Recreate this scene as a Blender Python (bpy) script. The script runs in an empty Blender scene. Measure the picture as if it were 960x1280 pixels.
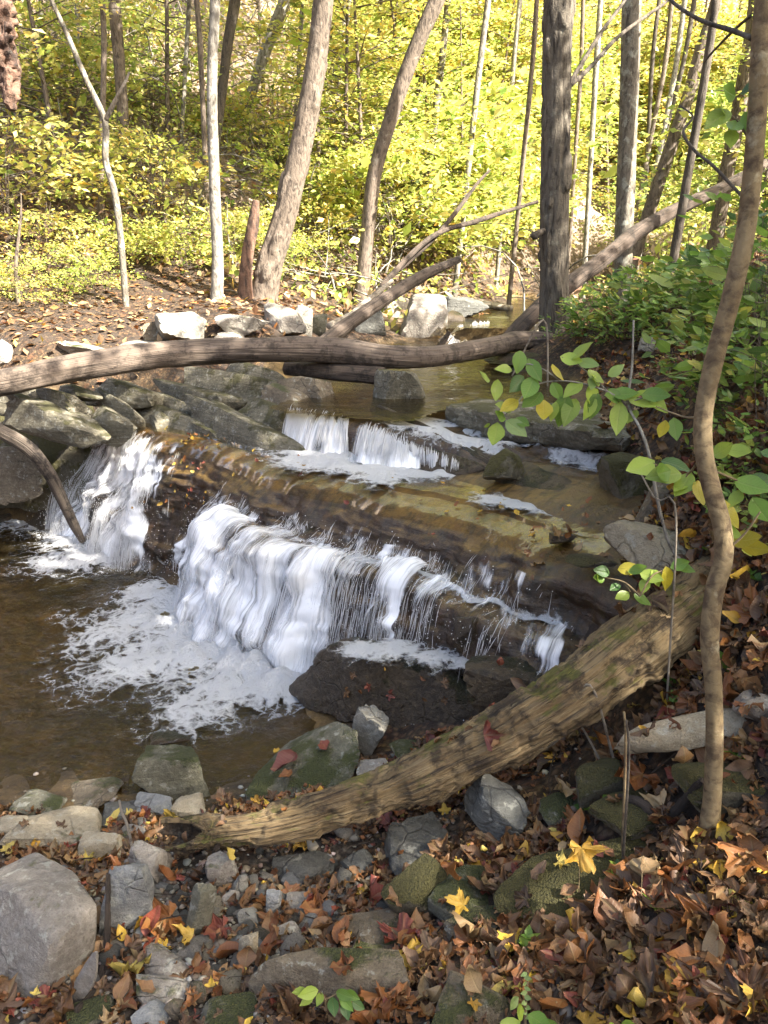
import bpy, bmesh, math, random
import numpy as np
from mathutils import Vector, Matrix

# ------------------------------------------------------------------ camera, sky, sun, exposure
scene = bpy.context.scene
COL = scene.collection
CAM_H, PITCH, FPX = 2.2, math.radians(18), 967.0
cam = bpy.data.cameras.new("camera")
cam_ob = bpy.data.objects.new("camera", cam)
COL.objects.link(cam_ob)
cam.sensor_fit = 'VERTICAL'
cam.angle_y = 2 * math.atan(640 / FPX)
cam.clip_start, cam.clip_end = 0.05, 1000
cam_ob.location = (0, 0, CAM_H)
cam_ob.rotation_euler = (math.radians(90) - PITCH, 0, 0)
scene.camera = cam_ob

SUN_EL, SUN_AZ = math.radians(43), math.atan2(0.86, -0.5)   # azimuth clockwise from +Y: right and behind
world = bpy.data.worlds.new("World")
scene.world = world
world.use_nodes = True
wn = world.node_tree
sky = wn.nodes.new('ShaderNodeTexSky')
sky.sky_type = 'NISHITA'
sky.sun_disc = False
sky.air_density, sky.dust_density, sky.ozone_density = 1.0, 5.0, 0.0
sky.sun_elevation, sky.sun_rotation = SUN_EL, SUN_AZ
wn.nodes['Background'].inputs[1].default_value = 0.095
wn.links.new(sky.outputs[0], wn.nodes['Background'].inputs[0])
sun = bpy.data.lights.new("sun", 'SUN')
sun.energy, sun.angle, sun.color = 5.0, math.radians(0.5), (1.0, 0.93, 0.82)
sun_ob = bpy.data.objects.new("sun", sun)
COL.objects.link(sun_ob)
SUND = Vector((math.sin(SUN_AZ) * math.cos(SUN_EL), math.cos(SUN_AZ) * math.cos(SUN_EL), math.sin(SUN_EL)))
sun_ob.rotation_euler = SUND.to_track_quat('Z', 'Y').to_euler()
sun_ob.location = SUND * 60
vs = scene.view_settings
vs.view_transform, vs.look, vs.gamma, vs.exposure = 'Standard', 'None', 1.0, 2.75
scene.cycles.max_bounces = 6
scene.cycles.diffuse_bounces = 3
scene.cycles.glossy_bounces = 2
scene.cycles.transmission_bounces = 3
scene.cycles.transparent_max_bounces = 14
scene.cycles.caustics_reflective = False
scene.cycles.caustics_refractive = False
scene.cycles.sample_clamp_indirect = 3
scene.cycles.use_denoising = True
scene.cycles.denoiser = 'OPENIMAGEDENOISE'
scene.cycles.denoising_input_passes = 'RGB_ALBEDO_NORMAL'
scene.cycles.denoising_prefilter = 'ACCURATE'

# ------------------------------------------------------------------ numpy helpers
RNG = np.random.default_rng(7)
CP, SP = math.cos(PITCH), math.sin(PITCH)

def ray(px, py):
    a, b = (px - 480) / FPX, (640 - py) / FPX
    return np.array((a, CP + b * SP, -SP + b * CP))
def Pz(px, py, z):
    d = ray(px, py); t = (z - CAM_H) / d[2]
    return np.array((d[0] * t, d[1] * t, z))
def Py(px, py, y):
    d = ray(px, py); t = y / d[1]
    return np.array((d[0] * t, y, CAM_H + d[2] * t))
def depth(p):
    return p[1] * CP - (p[2] - CAM_H) * SP

def _hash(ix, iy, iz, seed):
    h = (ix.astype(np.int64) * 374761393 + iy.astype(np.int64) * 668265263 + iz.astype(np.int64) * 2147483647 + seed * 974711) & 0xFFFFFFFF
    h = ((h ^ (h >> 13)) * 1274126177) & 0xFFFFFFFF
    h = ((h ^ (h >> 16)) * 2246822519) & 0xFFFFFFFF
    return ((h ^ (h >> 15)) & 0xFFFF) / 32767.5 - 1.0
def vnoise(p, seed=0):
    p = np.asarray(p, float)
    i = np.floor(p); f = p - i; u = f * f * f * (f * (f * 6 - 15) + 10)
    i = i.astype(np.int64)
    x, y, z = i[..., 0], i[..., 1], i[..., 2]
    r = 0
    for a in (0, 1):
        wx = u[..., 0] if a else 1 - u[..., 0]
        for b in (0, 1):
            wy = u[..., 1] if b else 1 - u[..., 1]
            for c in (0, 1):
                wz = u[..., 2] if c else 1 - u[..., 2]
                r = r + wx * wy * wz * _hash(x + a, y + b, z + c, seed)
    return r
def fbm(p, octv=4, seed=0, gain=0.5):
    p = np.asarray(p, float); r = 0; a = 1.0
    for o in range(octv):
        r = r + a * vnoise(p * (2.03 ** o) + o * 17.3, seed + o); a *= gain
    return r
def xyz(x, y, z=0.0):
    x = np.asarray(x, float); y = np.asarray(y, float)
    return np.stack([x, y, np.broadcast_to(np.asarray(z, float), np.broadcast(x, y).shape) + 0 * x], -1)
def sstep(a, b, x):
    t = np.clip((x - a) / (b - a), 0, 1)
    return t * t * (3 - 2 * t)
def norm(v):
    v = np.asarray(v, float)
    return v / np.maximum(np.linalg.norm(v, axis=-1, keepdims=True), 1e-9)

# ------------------------------------------------------------------ mesh builder
class MB:
    def __init__(s):
        s.V, s.F, s.U, s.C, s.n = [], [], [], [], 0
    def add(s, V, F, uv=None, col=None):
        V = np.asarray(V, float).reshape(-1, 3)
        s.V.append(V)
        for f in (F if isinstance(F, list) else [F]):
            s.F.append(np.asarray(f, np.int64) + s.n)
        s.U.append(np.zeros((len(V), 2)) if uv is None else np.asarray(uv, float).reshape(-1, 2))
        c = np.ones((len(V), 4))
        if col is not None:
            c[:, :3] = col
        s.C.append(c); s.n += len(V)
        return s
    def build(s, name, mat=None, parent=None, loc=None, smooth=True, attrs=None, sharp=0):
        V = np.concatenate(s.V)
        o = np.zeros(3) if loc is None else np.asarray(loc, float)
        me = bpy.data.meshes.new(name)
        fl = [f for f in s.F if f.size]
        nl = sum(f.size for f in fl); npoly = sum(len(f) for f in fl)
        me.vertices.add(len(V)); me.vertices.foreach_set('co', (V - o).astype(np.float32).ravel())
        me.loops.add(nl); me.polygons.add(npoly)
        li = np.concatenate([f.ravel() for f in fl])
        me.loops.foreach_set('vertex_index', li.astype(np.int32))
        tot = np.concatenate([np.full(len(f), f.shape[1]) for f in fl])
        st = np.concatenate([[0], np.cumsum(tot)[:-1]])
        me.polygons.foreach_set('loop_start', st.astype(np.int32))
        me.polygons.foreach_set('loop_total', tot.astype(np.int32))
        me.polygons.foreach_set('use_smooth', np.full(npoly, smooth, bool))
        uvl = me.uv_layers.new(name='UVMap')
        uvl.data.foreach_set('uv', np.concatenate(s.U)[li].astype(np.float32).ravel())
        ca = me.color_attributes.new('col', 'FLOAT_COLOR', 'POINT')
        ca.data.foreach_set('color', np.concatenate(s.C).astype(np.float32).ravel())
        for k, a in (attrs or {}).items():
            at = me.attributes.new(k, 'FLOAT', 'POINT')
            at.data.foreach_set('value', np.asarray(a, np.float32).ravel())
        me.update(); me.validate()
        if sharp: me.set_sharp_from_angle(angle=math.radians(sharp))
        if mat: me.materials.append(mat)
        ob = bpy.data.objects.new(name, me)
        COL.objects.link(ob)
        if parent is not None:
            ob.parent = parent
        elif loc is not None:
            ob.location = o
        return ob

def tag(o, label=None, cat=None, group=None, kind=None):
    if label: o['label'] = label
    if cat: o['category'] = cat
    if group: o['group'] = group
    if kind: o['kind'] = kind
    return o
def empty(name, loc, label=None, cat=None, group=None):
    o = bpy.data.objects.new(name, None); COL.objects.link(o)
    o.location = loc; o.empty_display_size = 0.1
    return tag(o, label, cat, group)
def copy_tree(src, loc, rz=0, sc=1.0, tilt=(0, 0)):
    r = src.copy(); COL.objects.link(r)
    r.location = loc; r.rotation_euler = (tilt[0], tilt[1], rz); r.scale = (sc, sc, sc)
    for ch in list(src.children):
        c = ch.copy(); COL.objects.link(c); c.parent = r
        for g in ch.children:
            d = g.copy(); COL.objects.link(d); d.parent = c
    return r

def grid_faces(nu, nv, wrap=False):
    """vertex index = u * nv + v"""
    u = np.arange(nu - 1); m = nv if wrap else nv - 1
    v = np.arange(m)
    U, W = np.meshgrid(u, v, indexing='ij')
    W2 = (W + 1) % nv
    return np.stack([U * nv + W, U * nv + W2, (U + 1) * nv + W2, (U + 1) * nv + W], -1).reshape(-1, 4)

def spline(P, n):
    """Catmull-Rom through P (k, m) resampled at n points, near uniform in arc length"""
    P = np.asarray(P, float)
    if len(P) == 2:
        t = np.linspace(0, 1, n)[:, None]; return P[0] * (1 - t) + P[1] * t
    Q = np.vstack([2 * P[0] - P[1], P, 2 * P[-1] - P[-2]])
    out = []
    for i in range(1, len(Q) - 2):
        t = np.linspace(0, 1, 24, endpoint=False)[:, None]
        a, b, c, d = Q[i - 1], Q[i], Q[i + 1], Q[i + 2]
        out.append(0.5 * (2 * b + (c - a) * t + (2 * a - 5 * b + 4 * c - d) * t ** 2 + (3 * b - a - 3 * c + d) * t ** 3))
    out.append(P[-1:]); R = np.vstack(out)
    s = np.concatenate([[0], np.cumsum(np.linalg.norm(np.diff(R[:, :3], axis=0), axis=1))])
    q = np.linspace(0, s[-1], n)
    return np.stack([np.interp(q, s, R[:, k]) for k in range(R.shape[1])], -1)

def frames(P):
    T = norm(np.gradient(P, axis=0))
    n0 = np.cross(T[0], (0, 0, 1.0))
    if np.linalg.norm(n0) < 0.2: n0 = np.cross(T[0], (0, 1.0, 0))
    N = [norm(n0)]
    for i in range(1, len(P)):
        v = N[-1] - T[i] * np.dot(N[-1], T[i]); N.append(norm(v))
    N = np.array(N)
    return T, N, np.cross(T, N)

def tube(P, R, k=8, disp=None, caps=True, uvscale=1.0):
    """P (n,3), R (n,); disp(arc v, angle u in 0..1, points, normals) -> radial offset"""
    n = len(P)
    T, N, B = frames(P)
    a = np.linspace(0, 2 * math.pi, k, endpoint=False)
    D = N[:, None] * np.cos(a)[None, :, None] + B[:, None] * np.sin(a)[None, :, None]
    s = np.concatenate([[0], np.cumsum(np.linalg.norm(np.diff(P, axis=0), axis=1))])
    r = np.broadcast_to(np.asarray(R, float)[:, None], (n, k)).copy()
    if disp is not None:
        r = r + disp(s[:, None] + 0 * a, (a / (2 * math.pi))[None, :] + 0 * s[:, None], P[:, None] + D * r[..., None], r)
    V = P[:, None] + D * r[..., None]
    uv = np.stack([np.broadcast_to(np.abs(a / math.pi - 1), (n, k)), np.broadcast_to(s[:, None], (n, k)) * uvscale], -1)
    F = [grid_faces(n, k, True)]
    V = V.reshape(-1, 3); uv = uv.reshape(-1, 2)
    if caps:
        V = np.vstack([V, P[0], P[-1]]); uv = np.vstack([uv, [[.5, 0]], [[.5, s[-1] * uvscale]]])
        j = np.arange(k); j2 = (j + 1) % k
        F.append(np.stack([j2, j, np.full(k, n * k)], -1))
        F.append(np.stack([(n - 1) * k + j, (n - 1) * k + j2, np.full(k, n * k + 1)], -1))
    return V, F, uv

def batch_tubes(P, R, k=4):
    """P (N,M,3), R (N,M) -> V, F, uv (v runs 0..1)"""
    N_, M, _ = P.shape
    T = norm(np.gradient(P, axis=1))
    ref = np.where(np.abs(T[..., 2:3]) > 0.9, np.array([1.0, 0, 0]), np.array([0, 0, 1.0]))
    A = norm(np.cross(T, ref)); B = np.cross(T, A)
    a = np.linspace(0, 2 * math.pi, k, endpoint=False)
    V = P[:, :, None] + R[:, :, None, None] * (A[:, :, None] * np.cos(a)[:, None] + B[:, :, None] * np.sin(a)[:, None])
    F = grid_faces(M, k, True)
    F = (F[None] + (np.arange(N_) * M * k)[:, None, None]).reshape(-1, 4)
    uv = np.broadcast_to(np.stack(np.meshgrid(np.linspace(0, 1, M), np.linspace(0, 1, k), indexing='ij'), -1)[..., ::-1], (N_, M, k, 2))
    return V.reshape(-1, 3), F, uv.reshape(-1, 2)

# leaf templates: x along the leaf (0..1), y across, z = normal; triangles
def leaf_template(profile, fold=0.15, curl=0.0, twist=0.0, wav=0.0, seed=0):
    """profile: list of (x, half width); returns verts, tris, uv"""
    V, U = [], []
    for i, (x, w) in enumerate(profile):
        for sgn in (-1, 0, 1):
            V.append((x, sgn * w, abs(sgn) * w * fold * 2)); U.append((x, 0.5 + sgn * w))
    V = np.array(V, float)
    F = []
    for i in range(len(profile) - 1):
        a = i * 3
        for q in (0, 1):
            F += [(a + q, a + q + 3, a + q + 4), (a + q, a + q + 4, a + q + 1)]
    return bend(V, curl, twist, wav, seed), np.array(F), np.array(U)
def bend(V, curl, twist=0.0, wav=0.0, seed=0):
    V = V.copy()
    if wav:
        V[:, 2] += wav * (vnoise(V * 5 + seed * 3.1, seed) + .5 * vnoise(V * 11 + seed, seed + 1))
    if curl:
        r = 1 / curl; th = V[:, 0] * curl; z = V[:, 2]
        V[:, 0], V[:, 2] = (r - z) * np.sin(th), r - (r - z) * np.cos(th)
    if twist:
        th = (V[:, 0] - .5) * twist
        y, z = V[:, 1].copy(), V[:, 2].copy()
        V[:, 1], V[:, 2] = y * np.cos(th) - z * np.sin(th), y * np.sin(th) + z * np.cos(th)
    return V
def lobed_template(lobes, fold=0.2, curl=0.0, wav=0.06, seed=0):
    """palmate leaf: lobes = list of (angle deg, length); fan round the leaf base"""
    pts = []
    for i, (a, l) in enumerate(lobes):
        if i:
            am = (a + lobes[i - 1][0]) / 2; lm = min(l, lobes[i - 1][1]) * 0.66
            pts.append((am, lm))
        pts += [(a - 17, l * .70), (a - 12, l * .84), (a - 5, l * .86), (a, l), (a + 5, l * .84), (a + 12, l * .86), (a + 17, l * .70)]
    P = [(0.0, 0.0, 0.0)]
    for a, l in pts:
        t = math.radians(a); P.append((l * math.cos(t), l * math.sin(t), 0))
    inner = [(l * .45 * math.cos(math.radians(a)), l * .45 * math.sin(math.radians(a)), 0) for a, l in pts]
    n = len(pts); V = np.array(P + inner, float)
    F = []
    for i in range(n - 1):
        o0, o1, i0, i1 = 1 + i, 2 + i, 1 + n + i, 2 + n + i
        F += [(0, i0, i1), (i0, o0, o1), (i0, o1, i1)]
    V[:, 2] = np.abs(V[:, 1]) * fold
    uv = V[:, :2] * np.array([1, .5]) + np.array([0, .5])
    V[:, 0] -= .1
    return bend(V, curl, 0, wav, seed), np.array(F), uv
OVATE = [(0, .01), (.12, .16), (.3, .26), (.5, .27), (.72, .18), (.9, .07), (1, .0)]
SLIM = [(0, .01), (.2, .12), (.45, .17), (.75, .11), (1, 0)]
DIAMOND_V = np.array([(0, 0, 0), (.45, -.28, .07), (1, 0, 0), (.45, .28, .07)], float)
DIAMOND_F = np.array([(0, 1, 2), (0, 2, 3)]); DIAMOND_U = np.array([(0, .5), (.45, .2), (1, .5), (.45, .8)])
DIAMOND = (DIAMOND_V, DIAMOND_F, DIAMOND_U)
LOBES5 = [(-125, .45), (-62, .78), (0, 1.0), (62, .78), (125, .45)]

def batch_leaves(tmpl, pos, along, nrm, size, col=None, asp=None):
    V0, F0, U0 = tmpl
    pos = np.asarray(pos); X = norm(along)
    Z = norm(nrm - X * (np.sum(nrm * X, -1, keepdims=True))); Y = np.cross(Z, X)
    L = V0[None] * np.asarray(size)[:, None, None]
    if asp is not None: L = L * np.stack([np.ones_like(asp), asp, np.ones_like(asp)], -1)[:, None]
    V = pos[:, None] + L[..., 0:1] * X[:, None] + L[..., 1:2] * Y[:, None] + L[..., 2:3] * Z[:, None]
    k = len(V0); n = len(pos)
    F = (F0[None] + (np.arange(n) * k)[:, None, None]).reshape(-1, F0.shape[1])
    uv = np.broadcast_to(U0, (n, k, 2)).reshape(-1, 2)
    C = None if col is None else np.repeat(np.asarray(col), k, axis=0)
    return V.reshape(-1, 3), F, uv, C
def rvec(n, rng=RNG):
    return norm(rng.normal(size=(n, 3)))
def palette(n, cols, w=None, rng=RNG, jit=0.15):
    cols = np.array(cols, float)
    i = rng.choice(len(cols), n, p=None if w is None else np.array(w) / np.sum(w))
    return np.clip(cols[i] * (1 + rng.normal(0, jit, (n, 1))) * (1 + rng.normal(0, jit * .3, (n, 3))), .003, .95)

# ------------------------------------------------------------------ materials
class Mat:
    def __init__(s, name):
        s.m = bpy.data.materials.new(name); s.m.use_nodes = True
        s.t = s.m.node_tree; s.t.nodes.clear()
        s.out = s.n('ShaderNodeOutputMaterial')
    def n(s, typ, **kw):
        nd = s.t.nodes.new(typ)
        for k, v in kw.items(): setattr(nd, k, v)
        return nd
    def set(s, sock, v):
        if isinstance(v, bpy.types.NodeSocket): s.t.links.new(v, sock)
        elif isinstance(v, (tuple, list)) and sock.type == 'RGBA' and len(v) == 3: sock.default_value = (*v, 1)
        else: sock.default_value = v
    def coord(s, which='Object', scale=None):
        o = s.n('ShaderNodeTexCoord').outputs[which]
        if scale is not None:
            mp = s.n('ShaderNodeMapping'); s.set(mp.inputs[0], o); s.set(mp.inputs[3], scale); o = mp.outputs[0]
        return o
    def noise(s, vec, scale, detail=4, rough=.55, dist=0.0, out='Fac'):
        nd = s.n('ShaderNodeTexNoise'); s.set(nd.inputs['Vector'], vec)
        for k, v in (('Scale', scale), ('Detail', detail), ('Roughness', rough), ('Distortion', dist)): s.set(nd.inputs[k], v)
        return nd.outputs[out]
    def voro(s, vec, scale, out='Distance', feature='F1', rand=1.0):
        nd = s.n('ShaderNodeTexVoronoi', feature=feature); s.set(nd.inputs['Vector'], vec); s.set(nd.inputs['Scale'], scale)
        s.set(nd.inputs['Randomness'], rand)
        return nd.outputs[out]
    def ramp(s, fac, stops, interp='LINEAR'):
        nd = s.n('ShaderNodeValToRGB'); s.set(nd.inputs[0], fac); r = nd.color_ramp; r.interpolation = interp
        while len(r.elements) < len(stops): r.elements.new(0.5)
        for e, (p, c) in zip(r.elements, stops):
            e.position = p; e.color = (*c, 1) if not isinstance(c, (int, float)) else (c, c, c, 1)
        return nd.outputs[0]
    def mix(s, fac, a, b, blend='MIX'):
        nd = s.n('ShaderNodeMix', data_type='RGBA', blend_type=blend)
        s.set(nd.inputs[0], fac); s.set(nd.inputs[6], a); s.set(nd.inputs[7], b)
        return nd.outputs[2]
    def math(s, op, a, b=0.5, clamp=False):
        nd = s.n('ShaderNodeMath', operation=op, use_clamp=clamp); s.set(nd.inputs[0], a); s.set(nd.inputs[1], b)
        return nd.outputs[0]
    def attr(s, name, out='Fac'):
        return s.n('ShaderNodeAttribute', attribute_name=name).outputs[out]
    def bump(s, h, strength=.5, dist=.02, normal=None):
        nd = s.n('ShaderNodeBump'); s.set(nd.inputs['Height'], h); s.set(nd.inputs['Strength'], strength); s.set(nd.inputs['Distance'], dist)
        if normal is not None: s.set(nd.inputs['Normal'], normal)
        return nd.outputs[0]
    def up(s):
        sx = s.n('ShaderNodeSeparateXYZ'); s.set(sx.inputs[0], s.n('ShaderNodeNewGeometry').outputs['Normal'])
        return sx.outputs[2]
    def rnd(s):
        return s.n('ShaderNodeObjectInfo').outputs['Random']
    def bsdf(s, **kw):
        nd = s.n('ShaderNodeBsdfPrincipled')
        for k, v in kw.items(): s.set(nd.inputs[k.replace('_', ' ')], v)
        return nd.outputs[0]
    def mixsh(s, fac, a, b):
        nd = s.n('ShaderNodeMixShader'); s.set(nd.inputs[0], fac); s.t.links.new(a, nd.inputs[1]); s.t.links.new(b, nd.inputs[2])
        return nd.outputs[0]
    def done(s, sh):
        s.t.links.new(sh, s.out.inputs[0]); return s.m

def rock_mat(name, c1, c2, c3, moss=0.0, rough=.85, mosscol=(.06, .075, .012), lich=0.0, vary=.35, strat=0.0, dim=.74):
    M = Mat(name); P = M.coord('Object'); r = M.rnd()
    off = M.n('ShaderNodeVectorMath', operation='ADD'); M.set(off.inputs[0], P)
    cb = M.n('ShaderNodeCombineXYZ')
    for i in range(3): M.set(cb.inputs[i], M.math('MULTIPLY', r, 31.0 + 7 * i))
    M.set(off.inputs[1], cb.outputs[0]); P = off.outputs[0]
    big = M.noise(P, 5, 5, .6); fine = M.noise(P, 45, 6, .7)
    c = M.mix(M.ramp(big, [(.35, 0), (.65, 1)]), c1, c2)
    c = M.mix(M.ramp(fine, [(.45, 0), (.75, 1)]), c, c3)
    h = M.math('ADD', M.math('MULTIPLY', big, .8), M.math('MULTIPLY', fine, .6))
    spk = M.noise(P, 190, 3, .7)
    c = M.mix(M.ramp(spk, [(.56, 0), (.7, .55)]), c, c3); c = M.mix(M.ramp(spk, [(.3, .6), (.44, 0)]), c, M.mix(.65, c1, (.02, .017, .013)))
    h = M.math('ADD', h, M.math('MULTIPLY', spk, .22))
    crack = M.ramp(M.voro(M.mix(.12, P, M.noise(P, 4, 3, out='Color')), 9, feature='DISTANCE_TO_EDGE'), [(0, 0), (.035, 1)])
    if moss >= .9: crack = M.math('MAXIMUM', crack, 1.0)
    cr = M.math('MAXIMUM', crack, M.ramp(M.noise(P, 3, 2), [(.5, 1), (.6, 0)]))
    c = M.mix(M.math('MULTIPLY', M.math('SUBTRACT', 1.0, cr), .55), c, (.03, .025, .02))
    h = M.math('ADD', h, M.math('MULTIPLY', cr, .25))
    if strat:
        w = M.noise(M.coord('Object', (6, 6, 60)), 1.0, 3, .6)
        c = M.mix(M.math('MULTIPLY', M.ramp(w, [(.4, 1), (.55, 0)]), strat), c, (.045, .04, .03)); h = M.math('ADD', h, M.math('MULTIPLY', w, 1.2 * strat))
    if lich:
        l = M.ramp(M.noise(P, 22, 5, .65), [(.6 - lich * .1, 0), (.66 - lich * .1, 1)])
        c = M.mix(M.math('MULTIPLY', l, .6), c, (.42, .42, .36))
    if moss:
        mk = M.math('MULTIPLY', M.ramp(M.math('ADD', M.noise(P, 6, 5, .65), M.math('MULTIPLY', M.up(), .28)), [(.88 - .42 * moss, 0), (.98 - .42 * moss, 1)]), .92)
        mc = M.mix(M.noise(P, 70, 3), (mosscol[0] * .5, mosscol[1] * .5, mosscol[2] * .6), (mosscol[0] * 1.6, mosscol[1] * 1.5, mosscol[2] * 1.6))
        c = M.mix(mk, c, mc)
        h = M.math('ADD', h, M.math('MULTIPLY', M.math('MULTIPLY', mk, M.noise(P, 160, 2)), 1.2))
    v = M.math('MULTIPLY', M.math('ADD', 1 - vary / 2, M.math('MULTIPLY', r, vary)), dim)
    hs = M.n('ShaderNodeHueSaturation'); M.set(hs.inputs['Value'], v); M.set(hs.inputs['Color'], c)
    return M.done(M.bsdf(Base_Color=hs.outputs[0], Roughness=rough if rough > .5 else M.math('ADD', rough, M.math('MULTIPLY', fine, .3)), Normal=M.bump(h, .95, .028)))

def leaf_mat(name, use_attr=True, base=(.3, .2, .05), var=None, trans=.4, rough=.5, vein=True, spots=.35):
    """var: ramp stops over the object's random value when not use_attr"""
    M = Mat(name)
    c = M.attr('col', 'Color') if use_attr else (M.ramp(M.rnd(), var, 'LINEAR') if var else None)
    if c is None: c = M.mix(0.0, base, base)
    P = M.coord('Object')
    if spots:
        sp = M.ramp(M.noise(P, 60 if use_attr else 30, 4, .7), [(.5, 0), (.72, 1)])
        c = M.mix(M.math('MULTIPLY', sp, spots), c, (.05, .025, .01))
    nrm = None
    if vein:
        sx = M.n('ShaderNodeSeparateXYZ'); M.set(sx.inputs[0], M.coord('UV'))
        a = M.math('ABSOLUTE', M.math('SUBTRACT', sx.outputs[1], .5))
        w = M.math('ABSOLUTE', M.math('SINE', M.math('MULTIPLY', M.math('SUBTRACT', sx.outputs[0], M.math('MULTIPLY', a, .9)), 30.0)))
        vn = M.math('MINIMUM', M.ramp(w, [(0, 0), (.25, 1)]), M.ramp(a, [(0, 0), (.03, 1)]))
        c = M.mix(M.math('MULTIPLY', M.math('SUBTRACT', 1.0, vn), .25), c, M.mix(.5, c, (.5, .45, .2)))
        nrm = M.bump(vn, .35, .004)
    kw = dict(Base_Color=c, Roughness=rough)
    if nrm is not None: kw['Normal'] = nrm
    sh = M.bsdf(**kw)
    if trans:
        tr = M.n('ShaderNodeBsdfTranslucent'); M.set(tr.inputs[0], c)
        sh = M.mixsh(trans, sh, tr.outputs[0])
    return M.done(sh)

def bark_mat(name, c1, c2, dark, ridge=30, stretch=6, lich=0.0, moss=0.0, lc=(.35, .36, .3), bumpd=.015, rough=.9):
    M = Mat(name); P = M.coord('Object'); uv = M.coord('UV')
    mp = M.n('ShaderNodeMapping'); M.set(mp.inputs[0], P); M.set(mp.inputs[3], (ridge, ridge, ridge / stretch))
    w = M.noise(mp.outputs[0], 1.0, 5, .6, .6)
    big = M.noise(P, 3.5, 4, .6); fine = M.noise(P, 70, 4, .65)
    c = M.mix(M.ramp(big, [(.35, 0), (.65, 1)]), c1, c2)
    c = M.mix(M.ramp(w, [(.36, 1), (.54, 0)]), c, dark)
    c = M.mix(M.math('MULTIPLY', M.ramp(fine, [(.5, 0), (.8, 1)]), .5), c, M.mix(.5, c, lc))
    if lich: c = M.mix(M.ramp(M.noise(P, 9, 5, .7), [(.62 - .12 * lich, 0), (.7 - .12 * lich, .75)]), c, lc)
    if moss:
        mk = M.ramp(M.math('ADD', M.noise(P, 6, 5, .7), M.math('MULTIPLY', M.up(), .18)), [(.72 - .25 * moss, 0), (.82 - .25 * moss, .9)])
        c = M.mix(mk, c, M.mix(M.noise(P, 80, 2), (.035, .04, .006), (.12, .12, .02)))
    hs = M.n('ShaderNodeHueSaturation'); M.set(hs.inputs['Value'], .8); M.set(hs.inputs['Color'], c); c = hs.outputs[0]
    h = M.math('ADD', w, M.math('MULTIPLY', fine, .35))
    return M.done(M.bsdf(Base_Color=c, Roughness=rough, Normal=M.bump(h, .9, bumpd)))
# ------------------------------------------------------------------ terrain
LO = np.array((-2.1, 6.1)); LE = np.array((.7216, -.6923)); LN = np.array((-.6923, -.7216))   # ledge origin, strike, downstream
def td2xy(t, d):
    t = np.asarray(t, float); d = np.asarray(d, float)
    return LO[0] + LE[0] * t + LN[0] * d, LO[1] + LE[1] * t + LN[1] * d
def xy2td(x, y):
    return (x - LO[0]) * LE[0] + (y - LO[1]) * LE[1], (x - LO[0]) * LN[0] + (y - LO[1]) * LN[1]

CTRL_PX = [
 (890,1065,.62),(960,1065,.74),(960,1280,.70),(820,1280,.60),(700,1280,.5),(480,1280,.40),(240,1280,.32),(0,1280,.17),
 (0,1130,.08),(120,1100,.14),(240,1100,.18),(360,1100,.22),(480,1080,.27),(600,1000,.35),(700,1060,.45),(760,960,.52),
 (620,1000,.36),(480,960,.2),(560,930,.3),(380,980,.12),(850,900,.78),(960,880,.93),(960,760,1.15),(900,700,1.10),
 (960,600,1.42),(860,620,1.16),(960,450,1.85),(850,480,1.52),(760,470,1.36),(800,430,1.55),(700,440,1.40),(960,380,2.0),
 (0,1000,.0),(100,985,.0),(180,965,.0),(270,960,.0),(310,980,.02),(0,1040,.08),(150,1030,.09),
 (690,850,.45),(640,880,.38),(760,820,.7),(740,700,.95),(780,640,1.05),(720,600,1.0),
 (0,420,1.50),(100,425,1.45),(160,440,1.35),(235,415,1.5),(268,405,1.58),(330,400,1.6),(20,460,1.25),(60,500,1.05),
 (400,400,1.5),(480,395,1.45),(560,380,1.55)]
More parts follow.
